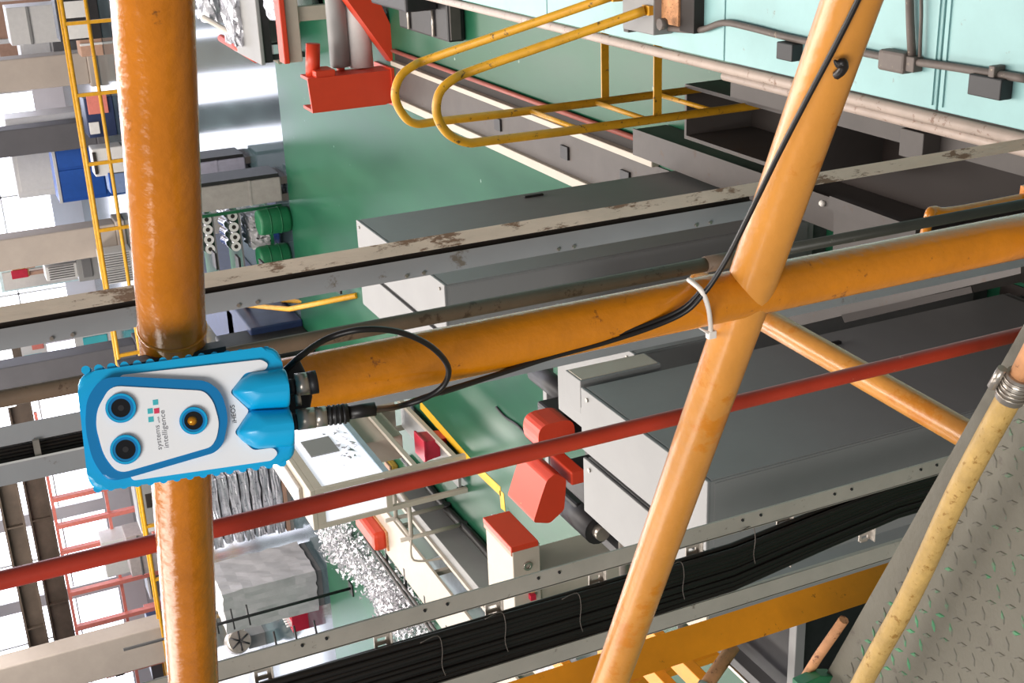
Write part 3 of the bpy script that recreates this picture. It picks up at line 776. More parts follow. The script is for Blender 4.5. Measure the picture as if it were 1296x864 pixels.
# ------------------------------------------------------------------ floor trough between cabinets and deck
def trough():
    t = thing('floor_trough', 'low grey floor trough with white edge rails running away from cabinets', 'trough', (-2.1, 8.9, 0))
    pbox('bed', GRIME, t, (-2.30, 6.62, 0), (-1.99, 11.9, 0.012))
    pbox('edge_rail', CREAM, t, (-2.37, 6.62, 0), (-2.30, 11.9, 0.05), 0.006)
    pbox('edge_rail', CREAM, t, (-1.99, 6.95, 0), (-1.945, 11.9, 0.06), 0.006)
    pbox('side_slot', DARK, t, (-1.945, 6.95, 0), (-1.85, 11.9, 0.008))
    ptube('red_pipe', mat('faded_red_pipe', srgb(150, 78, 66), 0.5), t, [V(-1.85, 6.9, 0.03), V(-1.85, 11.9, 0.03)], 0.02, 8)
    for y in (7.3, 8.2, 9.4): pbox('bed_clip', BLKM, t, (-2.20, y, 0.012), (-2.10, y + 0.12, 0.03), 0.004)
trough()
t = thing('kerb_box', 'low grey steel kerb at the end of the white edged trough', 'kerb', (-1.75, 5.6, 0))
pbox('kerb_body', GRIME, t, (-1.86, 3.9, 0.006), (-1.70, 6.86, 0.24), 0.004)
pbox('kerb_cap', GRIME, t, (-1.862, 3.9, 0.24), (-1.695, 6.86, 0.25), 0.002)
def bin_():
    a = ZP(866, 175, 0.45); b = ZP(975, 219, 0.45)
    t = thing('steel_bin', 'open dark steel bin standing on the floor behind the kerb', 'bin', (a.x + 0.2, (a.y + b.y) / 2, 0.006))
    x0, x1, y0, y1, h = a.x, a.x + 0.30, b.y - 0.3, a.y, 0.45
    for nm, lo, hi in (('side', (x0, y0, 0.006), (x0 + 0.02, y1, h)), ('side', (x1 - 0.02, y0, 0.006), (x1, y1, h)), ('end', (x0 + .02, y0, 0.006), (x1 - .02, y0 + 0.02, h)), ('end', (x0 + .02, y1 - 0.02, 0.006), (x1 - .02, y1, h))):
        pbox(nm, GRIME, t, lo, hi)
    pbox('base', DARK, t, (x0 + .02, y0 + .02, 0.006), (x1 - .02, y1 - .02, 0.02))
bin_()


# ------------------------------------------------------------------ red roll stand
def roll_stand():
    p = ZP(500, 118, 0); x, y = p.x, p.y
    t = thing('roll_stand', 'orange red roll stand with sloping leg behind the yellow ladder loops', 'roll stand', (x, y, 0))
    zt = YP(395, 133, y).z
    x0 = x - 0.10; x1 = YP(500, 88, y).x
    pprism('front_plate', ORG, t, [V(x0 + 0.05, y, 0.02), V(x1, y, 0.02), V(x1, y, zt + 0.02), V(x0, y, zt), V(x0, y, 0.1)], (0, 0.03, 0))
    pbox('side_plate', ORG, t, (x0, y + 0.03, 0.02), (x0 + 0.03, y + 0.32, zt), 0.004)
    pbox('side_plate', ORG, t, (x1 - 0.03, y + 0.03, 0.02), (x1, y + 0.32, zt), 0.004)
    pbox('base_tray', ORG, t, (x0 - 0.02, y - 0.02, 0), (x1 + 0.02, y + 0.5, 0.03))
    q = [YP(502, 86, y), YP(520, 86, y), YP(470, -20, y), YP(425, -20, y)]
    pprism('sloping_leg', ORG, t, q, (0, 0.22, 0))
    a = YP(468, -40, y + 0.3); 
    xr0 = x1 - 0.02
    zr = YP(455, 60, y + 0.3).z
    for (px, rr, m) in ((457, 0.125, WHITEP), (431, 0.10, CAB)):
        c = YP(px, 84, y + 0.32); r = nb(); tube(r, [V(c.x, y + 0.32, c.z), V(c.x + 1.6, y + 0.32, c.z)], rr, 24); ro = link('film_roll', r, m, t)
        r = nb(); tube(r, [V(c.x - 0.06, y + 0.32, c.z), V(c.x, y + 0.32, c.z)], 0.04, 16); link('roll_core', r, ORG, ro)
    c = YP(396, 100, y + 0.2); cc = YP(396, 55, y + 0.2)
    ptube('red_cylinder', ORG, t, [V(c.x, y + 0.2, c.z), V(cc.x, y + 0.2, cc.z)], 0.07, 18)
    pbox('bearing_block', ORG, t, V(c.x, y + 0.02, c.z) - V(0.14, 0, 0.18), V(c.x, y + 0.28, c.z) + V(0.10, 0, 0.02), 0.01)
roll_stand()
def white_column():
    p = YP(372, 80, 13.2)
    t = thing('machine_upright', 'cream machine upright with a red edge beside the wrapped roll', 'machine', (p.x, 13.2, 0))
    a = YP(365, 78, 13.2); b = YP(365, 18, 13.2)
    pbox('cream_arm', CREAM, t, (a.x, 13.1, a.z - 0.13), (b.x + 0.3, 13.3, a.z + 0.02), 0.01)
    pbox('red_edge', ORG, t, (a.x, 13.05, a.z + 0.02), (b.x + 0.3, 13.25, a.z + 0.08), 0.01)
    pbox('pedestal', CREAM, t, (a.x + 0.4, 13.15, 0), (a.x + 0.55, 13.25, a.z - 0.13), 0.01)
white_column()
def wrapped_roll():
    y = 14.5
    c = YP(372, 36, y)
    t = thing('wrapped_reel', 'big reel wrapped in crinkled clear film at the top edge', 'reel', (c.x + 0.2, y, 0))
    r = nb(); rr = 0.32; L = 0.5
    n = 36
    pts = [V(c.x + 0.05, y - 0.1, c.z), V(c.x + 0.9, y + 0.1, c.z)]
    bm = nb(); tube(bm, [V(c.x + 0.12 + 0.05 * i, y, c.z) for i in range(14)], [rr * (0.86 + 0.14 * min(1, i / 3)) + 0.012 * random.uniform(-1, 1) for i in range(14)], 40); link('film_body', bm, FILM, t)
    ptube('core', CARD, t, [V(c.x + 0.06, y, c.z), V(c.x + 0.9, y, c.z)], 0.08, 18)
    pbox('cradle', GRIME, t, (c.x + 0.2, y - 0.3, 0), (c.x + 0.7, y + 0.3, c.z - rr + 0.03), 0.01)
    pts = smooth_path([V(c.x + 0.15, y - 0.36, c.z - 0.05), V(c.x, y - 0.34, c.z - 0.3), V(c.x + 0.2, y - 0.36, c.z - 0.5), V(c.x + 0.5, y - 0.33, c.z - 0.3)], 5)
wrapped_roll()
def crumple(bm, lo, hi, n=8, amp=0.03):
    vs = box(bm, lo, hi); bmesh.ops.subdivide_edges(bm, edges=bm.edges[:], cuts=n, use_grid_fill=True)
    for v in bm.verts: v.co += V(random.uniform(-1, 1), random.uniform(-1, 1), random.uniform(-1, 1)) * amp
def film_heap():
    for i, (px, py, yy, sx, sz, lab) in enumerate(((320, 52, 16.2, 0.9, 0.55, 'sheet of crinkled clear film sagging beside the cream upright'), (285, 22, 17.5, 1.0, 0.6, 'heap of clear film bags behind the orange rail at the top'), (258, 8, 19.0, 1.0, 0.9, 'dim pile of wrapped film rolls at the top left behind the rail'))):
        c = YP(px, py, yy)
        t = thing('film_bundle', lab, 'film bundle', (c.x + 0.4, yy, 0), 'clear film bundles by the roll stand')
        bm = nb(); crumple(bm, (c.x, yy - 0.3, max(0.35, c.z - sz / 2)), (c.x + sx, yy + 0.3, c.z + sz / 2), 9, 0.035); link('film', bm, FILM, t)
        pbox('trestle', CAB, t, (c.x, yy - 0.3, 0), (c.x + sx, yy + 0.3, max(0.33, c.z - sz / 2 - 0.02)), 0.01)
    a = ZP(256, 18, 0.8); b = ZP(355, 85, 0.8)
    t = thing('feed_rail', 'pale sloping rail with an orange end below the film bundles', 'rail', (b.x, b.y, 0))
    A = YP(258, 22, 17.0); B = YP(355, 78, 15.2)
    ptube('long_rail', CREAM, t, [A, B], 0.035, 10)
    A2 = YP(280, 48, 17.0); B2 = YP(325, 75, 15.8)
    ptube('red_rail', ORG, t, [A2, B2], 0.05, 10)
    for q in (A2, B2): pbox('prop', CAB, t, (q.x - 0.03, q.y - 0.03, 0), (q.x + 0.03, q.y + 0.03, q.z))
    t = thing('black_platform', 'low black edged table with grey top behind the orange top rail', 'table', ZP(300, 75, 0))
    c = ZP(255, 72, 0.55); d = ZP(330, 72, 0.55)
    pbox('top', CAB, t, (d.x - 0.1, d.y, 0.50), (d.x + 1.3, d.y + 1.4, 0.55), 0.01)
    pbox('skirt', BLKM, t, (d.x - 0.08, d.y + 0.02, 0.40), (d.x + 1.28, d.y + 1.38, 0.50))
    for ax in (0, 1.2):
        for ay in (0.05, 1.3): pbox('leg', BLKM, t, (d.x - 0.06 + ax, d.y + ay, 0), (d.x + 0.0 + ax, d.y + ay + 0.06, 0.40))
film_heap()

# ------------------------------------------------------------------ rolls rack, wrapped table and blue machine
def flat_pallet():
    for (pa, pb, px, m, lab) in ((224, 252, 364, mat('pack_grey', srgb(158, 150, 146), 0.6), 'tall grey wrapped board pack beside the roll trolley'), (199, 221, 318, mat('lavender_board', srgb(166, 162, 178), 0.5), 'lavender grey board pack right of the tall grey pack')):
        y0 = ZP(px, (pa + pb) / 2, 0).y; x1 = ZP(px, pa, 0).x; x0 = ZP(px, pb, 0).x
        t = thing('board_pack', lab, 'pack', ((x0 + x1) / 2, y0, 0), 'board packs near the glossy floor')
        pbox('pack', m, t, (x0, y0, 0.08), (x1, y0 + 0.6, 1.72), 0.02)
        for z in (0.5, 1.2): pbox('band', m, t, (x0 - 0.004, y0 - 0.004, z), (x1 + 0.004, y0 + 0.604, z + 0.03))
        pbox('dark_side', BLKM, t, (x1, y0 + 0.03, 0.10), (x1 + 0.05, y0 + 0.55, 1.70))
        for z0 in (x0, x1 - 0.1): pbox('runner', GRIME, t, (z0, y0, 0), (z0 + 0.1, y0 + 0.6, 0.08))
flat_pallet()
def roll_rack():
    y = 17.2
    p0 = ZP(372, 262, 0)
    t = thing('roll_rack', 'dark green trolley frame holding foil rolls left of the board pack', 'rack', (-5.2, y, 0))
    xs = (-5.85, -4.62)
    pbox('tray', GREENP, t, (xs[0], y - 0.1, 0.16), (xs[1], y + 0.9, 0.20))
    for x in xs:
        for yy in (y - 0.1, y + 0.86):
            pbox('post', GREENP, t, (x - 0.02, yy, 0), (x + 0.02, yy + 0.04, 1.35))
    for z in (0.62, 0.98, 1.32):
        pbox('cross_bar', CABD, t, (xs[0], y - 0.08, z - 0.02), (xs[1], y - 0.05, z))
        pbox('shelf', GREENP, t, (xs[0], y - 0.05, z - 0.02), (xs[1], y + 0.86, z - 0.005))
roll_rack()
def foil_roll(c, r, L, label, grp):
    t = thing('foil_roll', label, 'roll', c, grp)
    d = V(-0.12, 0.99, 0).normalized()
    bm = nb(); tube(bm, [c + V(0, 0, 0) + d * 0.0, c + d * L], r, 20); link('foil', bm, FOIL, t)
    bm = nb(); disc_ring(bm, c - d * 0.008, d, r * 0.45, r * 0.98, 0.008, 20); link('paper_end', bm, WHITEP, t)
    bm = nb(); tube(bm, [c - d * 0.004, c - d * 0.001], r * 0.44, 16); link('core_hole', bm, DARK, t)
k = 0
for (px, pys, row) in ((274, (276, 289, 302, 314), 'upper'), (298, (273, 287, 300, 312), 'lower')):
    for i, py_ in enumerate(pys):
        c = YP(px, py_, 17.15); c.z = (0.98 if row == 'upper' else 0.62) + 0.070
        nth = ('first', 'second', 'third', 'fourth')[i]
        foil_roll(c, 0.068, 0.75, '%s aluminium foil roll from the right in the %s row of the rack' % (nth, row), 'foil rolls on the green trolley')
for i, (py_, z) in enumerate(((278, 0.2), (292, 0.2), (306, 0.2))):
    c = YP(330, py_, 17.2)
    bm = nb(); crumple(bm, (c.x - 0.075, 17.12, 0.205), (c.x + 0.075, 17.7, 0.47), 5, 0.014)
    o = link('film_sack', bm, FILMW, None)
    tag(o, ('rightmost', 'middle', 'leftmost')[i] + ' white wrapped bundle on the bottom tray of the green trolley', 'bundle', 'white bundles on the green trolley')

for i, (px, py_) in enumerate(((366, 276), (366, 322))):
    c = ZP(px, py_, 0); t = thing('green_barrel', ('right', 'left')[i] + ' dark green barrel in front of the roll trolley', 'barrel', c, 'green barrels by the roll trolley')
    ptube('drum', GREENP, t, [c, c + V(0, 0, 0.04), c + V(0, 0, 0.40), c + V(0, 0, 0.44)], [0.17, 0.18, 0.18, 0.165], 20)
    for z in (0.14, 0.29):
        bm = nb(); disc_ring(bm, c + V(0, 0, z), V(0, 0, 1), 0.178, 0.186, 0.012, 20); link('hoop', bm, GREENP, t)
def dark_housing():
    c = ZP(590, 52, 0)
    t = thing('dark_housing', 'low black machine housing right of the sloping orange red leg', 'machine', (c.x + 0.3, c.y + 0.4, 0))
    x, y = c.x, c.y
    pbox('base', BLKM, t, (x, y, 0), (x + 0.5, y + 1.2, 0.16), 0.02)
    pbox('column', BLKM, t, (x + 0.25, y + 0.2, 0.16), (x + 0.5, y + 1.1, 0.45), 0.02)
    pbox('grey_panel', GRIME, t, (x + 0.02, y - 0.02, 0.05), (x + 0.45, y, 0.14))
    for z in (0.3, 0.9): ptube('rail', STEEL, t, [V(x + 0.02, y + z, 0.175), V(x + 0.25, y + z, 0.175)], 0.014, 8)
dark_housing()
def blue_machine():
    a = ZP(385, 425, 0); y = a.y
    t = thing('blue_machine', 'navy blue machine bed with grey fittings left of the far trolley', 'machine', (a.x, y + 2, 0))
    x1 = a.x + 0.25; x0 = x1 - 1.0
    pbox('bed', NAVY, t, (x0, y, 0), (x1, y + 5.0, 0.75), 0.02)
    pbox('head', ROYAL, t, (x0 + 0.2, y + 4.6, 0.55), (x1 + 0.3, y + 5.4, 1.45), 0.03)
    for i in range(5): pbox('fitting', (CAB, STEEL, BLKM)[i % 3], t, (x0 + 0.35, y + 0.4 + i * 0.75, 0.55), (x0 + 0.85, y + 0.8 + i * 0.75, 0.70 + 0.05 * (i % 2)), 0.01)
    pbox('red_cap', CRATE, t, (x0 + 0.3, y + 4.2, 0.55), (x0 + 0.65, y + 4.55, 0.9), 0.02)
    for dz in (0.6, 0.8): ptube('brass_rod', mat('brass', srgb(206, 190, 120), 0.3, 0.6), t, [V(x0 + 0.2, y + 4.1, dz), V(x0 + 0.2, y + 5.2, dz)], 0.05, 10)
blue_machine()
def stair_rail():
    y = 14.0
    t = thing('stair_rail', 'pale yellow stair handrails with dark treads beyond the cabinets', 'handrail', ZP(450, 374, 0))
    b = ZP(452, 374, 0)
    A = [(278, 383, 19.0), (366, 391, 15.5), (450, 374, b.y)]
    B = [(315, 377, 19.2), (395, 382, 16.2), (440, 376, b.y + 0.4)]
    for q in (A, B):
        P = [YP(x, yv, yy) for x, yv, yy in q]; P[2].z = 0.0
        ptube('handrail', YEL2, t, P, 0.035, 10)
    for k in range(6):
        f = k / 5; z = 0.15 + 0.22 * k; yy = b.y + 0.2 + 0.35 * k
        pbox('tread', BLKM, t, (b.x - 0.02, yy, z - 0.03), (b.x + 0.20, yy + 0.20, z), 0.004)
stair_rail()
def dark_press():
    c = ZP(400, 449, 0)
    t = thing('dark_press', 'black machine with bright steel rods showing beside the sensor corner', 'machine', (c.x, c.y, 0))
    pbox('frame', BLKM, t, (c.x - 0.5, c.y, 0), (c.x + 0.25, c.y + 0.8, 1.2), 0.02)
    for i in range(3): ptube('rod', STEEL, t, [V(c.x - 0.35 + 0.2 * i, c.y - 0.05, 0.3), V(c.x - 0.35 + 0.2 * i, c.y - 0.05, 1.1)], 0.03, 10)
    pbox('white_cover', WHITEP, t, (c.x - 0.5, c.y - 0.02, 1.2), (c.x + 0.1, c.y + 0.8, 1.3), 0.02)
dark_press()

# ------------------------------------------------------------------ machine with orange guards
def guard_machine():
    t = thing('guarded_machine', 'grey machine frame with orange red guards left of the nearest cabinets', 'machine', (-3.8, 6.4, 0))
    # orange hooded column
    a = ZP(612, 656, 1.2); b = ZP(648, 703, 1.2)
    x0 = a.x; x1 = a.x + 0.15; y1 = a.y; y0 = b.y
    pbox('hood', ORG, t, (x0 - 0.03, y0 - 0.004, 1.0), (x0 + 0.012, y1, 1.206), 0.006)
    pbox('hood_edge', mat('salmon_edge', srgb(226, 140, 120), 0.5), t, (x0 - 0.06, y0 + 0.006, 1.196), (x0 - 0.03, y1 - 0.01, 1.204))
    pbox('cross_beam_body', CREAM, t, (x0 - 0.75, y0, 0.99), (x0 - 0.01, y1 - 0.02, 1.195), 0.006)
    pbox('column', CREAM, t, (x0 - 0.6, y0 + 0.03, 0), (x0 - 0.3, y1 - 0.06, 0.99), 0.006)
    pbox('rod', WHITEP, t, (x0 - 0.75, y1, 1.10), (x0 + 0.0, y1 + 0.03, 1.13), 0.004)
    pbox('machine_base', BLKM, t, (-4.5, 4.6, 0), (-2.75, 7.0, 0.56), 0.02)
    x1 = x0 - 0.1; y0 -= 0.012
    bm = nb(); disc_ring(bm, V(x1 - 0.06, y0 + 0.008, 1.09), V(0, -1, 0), 0.018, 0.032, 0.012, 16); link('gauge_ring', bm, STEEL, t)
    pbox('lever', RUST, t, (x1 - 0.25, y0 - 0.04, 1.06), (x1 - 0.18, y0 + 0.01, 1.09)); pbox('switch', CRATE, t, (x1 - 0.32, y0 - 0.03, 1.05), (x1 - 0.28, y0 + 0.01, 1.09))
    # rounded belt guard
    yg = ZP(692, 607, 1.25).y
    P = [YP(x, y, yg) for x, y in ((675, 661), (684, 632), (692, 608), (703, 599), (717, 606), (714, 645), (696, 662))]
    g = pprism('belt_guard', ORG, t, rounded(P, 0.02, 3), (0, 0.38, 0))
    kb = YP(666, 626, yg + 0.2); bm = nb(); tube(bm, [kb - V(0.03, 0, 0), kb + V(-0.06, 0, 0.03)], 0.016, 10); link('guard_knob', bm, RUST, g)
    p = YP(724, 600, yg + 0.05); pbox('guard_arm', ORG, t, p - V(0.05, 0.05, 0.06), p + V(0.04, 0.25, 0.03), 0.01)
    c2 = ZP(700, 552, 1.1)
    q = rounded([V(c2.x - 0.10, c2.y, 0.95), V(c2.x + 0.09, c2.y, 0.95), V(c2.x + 0.09, c2.y, 1.2), V(c2.x - 0.10, c2.y, 1.2)], 0.08, 5)
    pprism('small_guard', ORG, t, q, (0, 0.22, 0), 0.006)
    # frame and black gear
    xa, xb = -4.35, -2.62
    for x in (xa, -3.55, xb): pbox('long_beam', CABD, t, (x, 4.4, 0.62), (x + 0.06, 7.5, 0.70), 0.004)
    for y in (4.5, 5.4, 6.2, 7.4): pbox('cross_beam', CAB, t, (xa, y, 0.58), (xb, y + 0.06, 0.64), 0.004)
    for x in (xa, xb):
        for y in (4.5, 7.4): pbox('leg', CAB, t, (x, y, 0), (x + 0.06, y + 0.06, 0.62))
    for (x, y, z, r, L) in ((-4.15, 6.35, 0.80, 0.10, 0.4), (-3.95, 5.7, 0.78, 0.08, 0.5), (-3.2, 5.4, 0.80, 0.09, 0.35), (-4.1, 5.1, 0.78, 0.07, 0.6), (-3.4, 6.8, 0.76, 0.07, 0.5)):
        bm = nb(); tube(bm, [V(x, y, z), V(x, y + L, z)], r, 16); mo = link('motor', bm, BLKM, t)
        bm = nb(); tube(bm, [V(x, y - 0.06, z), V(x, y, z)], r * 0.5, 12); link('motor_shaft', bm, STEEL, mo)
    for (x, y, z, L) in ((-4.3, 5.9, 0.86, 1.2), (-3.9, 6.1, 0.9, 1.0), (-4.25, 5.3, 0.82, 1.3)):
        ptube('roller', STEEL, t, [V(x, y, z), V(x + L, y + 0.05, z)], 0.035, 12)
    for i in range(4): pbox('black_housing', BLKM, t, (-4.25 + i * 0.33, 6.55 - 0.25 * (i % 2), 0.64), (-4.05 + i * 0.33, 6.85 - 0.25 * (i % 2), 0.86 + 0.06 * (i % 3)), 0.02)
    pbox('red_valve', CRATE, t, (-3.75, 5.25, 0.7), (-3.63, 5.4, 0.86), 0.02)
guard_machine()
# ------------------------------------------------------------------ upright light station
def station():
    a = ZP(590, 575, 0); y0 = a.y; x1 = a.x; x0 = ZP(588, 618, 0).x; y1 = y0 + 1.75; H = 1.56
    t = thing('light_station', 'cream framed inspection station with glowing white panels', 'workstation', ((x0 + x1) / 2, (y0 + y1) / 2, 0))
    pw = 0.05
    for x in (x0, x1 - pw):
        for y in (y0, y1 - pw): pbox('leg', CREAM, t, (x, y, 0), (x + pw, y + pw, H), 0.004)
    pbox('side_light_panel', LIGHTBOX, t, (x1 - 0.03, y0 + pw, 0.86), (x1 - 0.02, y1 - pw, H - 0.08))
    pbox('end_light_panel', LIGHTBOX, t, (x0 + pw, y0 + 0.02, 0.86), (x1 - pw, y0 + 0.03, H - 0.08))
    pbox('top_frame', CREAM, t, (x0, y0, H), (x1, y1, H + 0.05), 0.006)
    pbox('top_rail', CREAM, t, (x1 - pw, y0 + pw, H - 0.08), (x1, y1 - pw, H)); pbox('top_rail', CREAM, t, (x0 + pw, y0, H - 0.08), (x1 - pw, y0 + pw, H))
    pbox('lower_rail', mat('blue_grey_rail', srgb(150, 168, 180), 0.5), t, (x1 - pw, y0 + pw, 0.80), (x1, y1 - pw, 0.86)); pbox('lower_rail', CREAM, t, (x0 + pw, y0, 0.80), (x1 - pw, y0 + pw, 0.86))
    pbox('back_panel', CREAM, t, (x0 + pw, y1 - 0.06, 0.15), (x1 - pw, y1 - 0.04, 0.80))
    pbox('inner_box', CREAM, t, (x0 + 0.08, y0 + 0.9, 0.35), (x1 - 0.08, y1 - 0.1, 0.76), 0.01)
    for z in (0.08, 0.5): 
        pbox('side_bar', CREAM, t, (x1 - pw, y0 + pw, z), (x1 - 0.01, y1 - pw, z + 0.05), 0.003)
    pbox('base_shelf', CAB, t, (x0 + pw, y0 + pw, 0.05), (x1 - pw, y1 - pw, 0.08))
    c = CAM + ray(395, 558) * 1.0
    d = ray(398, 560); k = (x1 - 0.0) / d.x; p = CAM + d * k
    pbox('grey_patch', CAB, t, (x1 - 0.02, p.y - 0.28, p.z - 0.18), (x1 - 0.005, p.y + 0.1, p.z + 0.12), 0.003)
    pbox('navy_tab', NAVY, t, (x0 + 0.22, y0 - 0.01, 0.88), (x0 + 0.30, y0 + 0.02, 1.02), 0.004)
    pbox('lamp_cover', STEEL, t, (x0 + 0.1, y0 + 0.3, H + 0.05), (x1 - 0.1, y1 - 0.3, H + 0.09), 0.01)
    # film flakes added to stand in for reflections on the panel
    bm = nb()
    for i in range(60):
        d = ray(random.gauss(440, 13), random.gauss(560, 14)); p = CAM + d * ((x1 - 0.012) / d.x)
        if p.y < y0 + 0.1 or p.y > y1 - 0.1 or p.z < 0.9 or p.z > 1.45: continue
        s = random.uniform(0.015, 0.05); q = [p + V(random.uniform(0, 0.03), random.uniform(-s, s), random.uniform(-s, s)) for _ in range(4)]
        vs = [bm.verts.new(v) for v in q]
        for f in ((0, 1, 2), (0, 2, 3), (0, 3, 1), (1, 3, 2)): bm.faces.new([vs[i] for i in f])
    o = link('reflection_flakes', bm, FILM, t); o['kind'] = 'stuff'
    # crimson box in front
    c = ZP(550, 569, 0.10)
    t2 = thing('plastic_bin', 'small crimson plastic bin at the foot of the glowing station', 'bin', (c.x, c.y, 0))
    x, y = c.x + 0.07, c.y
    bm = nb(); vs = box(bm, (x - 0.11, y - 0.13, 0.0), (x + 0.11, y + 0.13, 0.24))
    for v in bm.verts:
        if v.co.z < 0.1: v.co.x = x + (v.co.x - x) * 0.8; v.co.y = y + (v.co.y - y) * 0.8
    link('tub', bm, CRATE, t2); pbox('rim', CRATE, t2, (x - 0.125, y - 0.145, 0.24), (x + 0.125, y + 0.145, 0.265), 0.004)
    pbox('label_card', YEL2, t2, (x - 0.13, y + 0.05, 0.10), (x - 0.108, y + 0.13, 0.22))
    c = ZP(502, 594, 0.0); t3 = thing('straw_brush', 'straw coloured brush lying on the floor beside the glowing station', 'brush', c)
    pbox('bristles', mat('straw', srgb(190, 150, 60), 0.8, var=0.3, scale=60), t3, (c.x - 0.12, c.y - 0.09, 0), (c.x + 0.10, c.y + 0.10, 0.09), 0.02)
    pbox('brush_back', CARD, t3, (c.x - 0.12, c.y - 0.09, 0.09), (c.x + 0.10, c.y + 0.10, 0.115), 0.006)
station()
def floor_line():
    bm = nb(); t = thing('floor_line', 'yellow painted floor line beside the glowing station', 'floor marking', ZP(620, 610, 0))
    def seg(p, q, w=0.05):
        d = (q - p).normalized(); n = V(-d.y, d.x, 0) * w
        pprism('stripe', mat('line_yellow', srgb(228, 178, 40), 0.5, var=0.08), t, [p + n, q + n, q - n, p - n], (0, 0, 0.003))
    z = 0.001
    seg(ZP(532, 512, z), ZP(600, 590, z)); seg(ZP(600, 590, z), ZP(634, 622, z)); seg(ZP(635, 622, z), ZP(637, 645, z))
    t2 = thing('floor_scratch', 'dark loose strap lying on the green floor near the orange guards', 'strap', ZP(640, 525, 0))
    ptube('strap', BLKM, t2, smooth_path([ZP(628, 515, 0.01), ZP(640, 528, 0.01), ZP(655, 538, 0.012), ZP(668, 552, 0.012), ZP(676, 563, 0.012)], 4), 0.012, 6)
floor_line()
# ------------------------------------------------------------------ tube trolley and conveyors
def trolley():
    t = thing('tube_trolley', 'cream tubular trolley frame in front of the glowing station', 'trolley', ZP(560, 680, 0))
    A = ZP(589, 618, 0); B = ZP(589, 657, 0); z = YP(517, 631, A.y).z
    ya = A.y; yb = ya + 0.45; xb = A.x; xa = B.x - 0.02
    for zz in (z,):
        for x in (xa, xb): ptube('side_tube', CREAM, t, [V(x, ya, zz), V(x, yb, zz)], 0.022, 10)
        for y in (ya, yb): ptube('end_tube', CREAM, t, [V(xa, y, zz), V(xb, y, zz)], 0.022, 10)
    for x in (xa, xb):
        for y in (ya, yb):
            ptube('upright', CREAM, t, [V(x, y, 0.08), V(x, y, z + 0.12)], 0.022, 10)
            bm = nb(); tube(bm, [V(x - 0.02, y, 0.045), V(x + 0.02, y, 0.045)], 0.045, 14); link('castor', bm, BLKM, t)
    ptube('handle_tube', CREAM, t, smooth_path([V(xa, ya, z), V(xa - 0.25, ya - 0.02, z), V(xa - 0.30, ya - 0.05, 0.3)], 5), 0.012, 8)
trolley()
def conveyors():
    z = 0.42
    a = ZP(462, 672, z); b = ZP(560, 782, z); c = ZP(590, 772, z)
    t = thing('cream_bench', 'long cream bench plate beside the swarf heap', 'bench', ((a.x + b.x) / 2, (a.y + b.y) / 2, 0))
    x0 = ZP(520, 742, z).x; x1 = ZP(545, 720, z).x; y0 = 8.6; y1 = ZP(468, 668, z).y
    pbox('plate', CREAM, t, (x0, y0, z - 0.03), (x1, y1, z), 0.004)
    for y in (y0 + 0.1, (y0 + y1) / 2, y1 - 0.2):
        for x in (x0 + 0.03, x1 - 0.08): pbox('leg', CREAM, t, (x, y, 0), (x + 0.05, y + 0.05, z - 0.03))
    xr = x0 - 0.10
    for dx in (0, 0.09): ptube('guide_rod', GRIME, t, [V(xr - dx, y0, z + 0.02), V(xr - dx, y1 + 0.2, z + 0.02)], 0.017, 10)
    y = y0 + 0.5
    while y < y1:
        pbox('rod_clip', BLKM, t, (xr - 0.16, y, z - 0.02), (x0 + 0.12, y + 0.03, z + 0.005)); y += 0.62
    # orange block on top
    p = ZP(470, 668, z + 0.08)
    o = thing('orange_block', 'rounded orange red block on the far end of the cream bench', 'block', (p.x, p.y, z))
    pbox('cover', ORG, o, (p.x - 0.13, p.y - 0.34, z), (p.x + 0.10, p.y + 0.36, z + 0.17), 0.05)
    pbox('base_edge', RUST, o, (p.x - 0.135, p.y - 0.36, z), (p.x + 0.105, p.y + 0.38, z + 0.02))
    # long grey beam with black trunk
    xb = ZP(560, 690, 0.3).x
    t = thing('floor_conveyor', 'long grey channel with a black hose beside it under the trolley', 'conveyor', (xb, 9.5, 0))
    pbox('channel', CAB, t, (xb - 0.11, 7.9, 0.0), (xb + 0.02, 12.4, 0.30), 0.006)
    pbox('channel_lip', CREAM, t, (xb - 0.13, 7.9, 0.30), (xb - 0.09, 12.4, 0.33))
    ptube('hose', BLACK, t, smooth_path([V(xb + 0.14 + 0.02 * math.sin(i * 1.7), 7.9 + i * 0.5, 0.05) for i in range(10)], 4), 0.045, 10)
    t = thing('glass_sheet', 'pale blue sheet on the floor beside the cream bench', 'sheet', ZP(560, 740, 0))
    q = [ZP(530, 715, 0.05), ZP(562, 700, 0.05), ZP(605, 755, 0.05), ZP(565, 790, 0.05)]
    pprism('pane', mat('pale_blue_sheet', srgb(190, 206, 214), 0.15), t, q, (0, 0, 0.01))
    pbox('batten', GRIME, t, ZP(560, 755, 0.0) - V(0.3, 0.03, 0), ZP(560, 755, 0.0) + V(0.35, 0.03, 0.05))
    ptube('bar', STEEL, t, [ZP(538, 712, 0.08), ZP(585, 775, 0.08)], 0.02, 8)
conveyors()
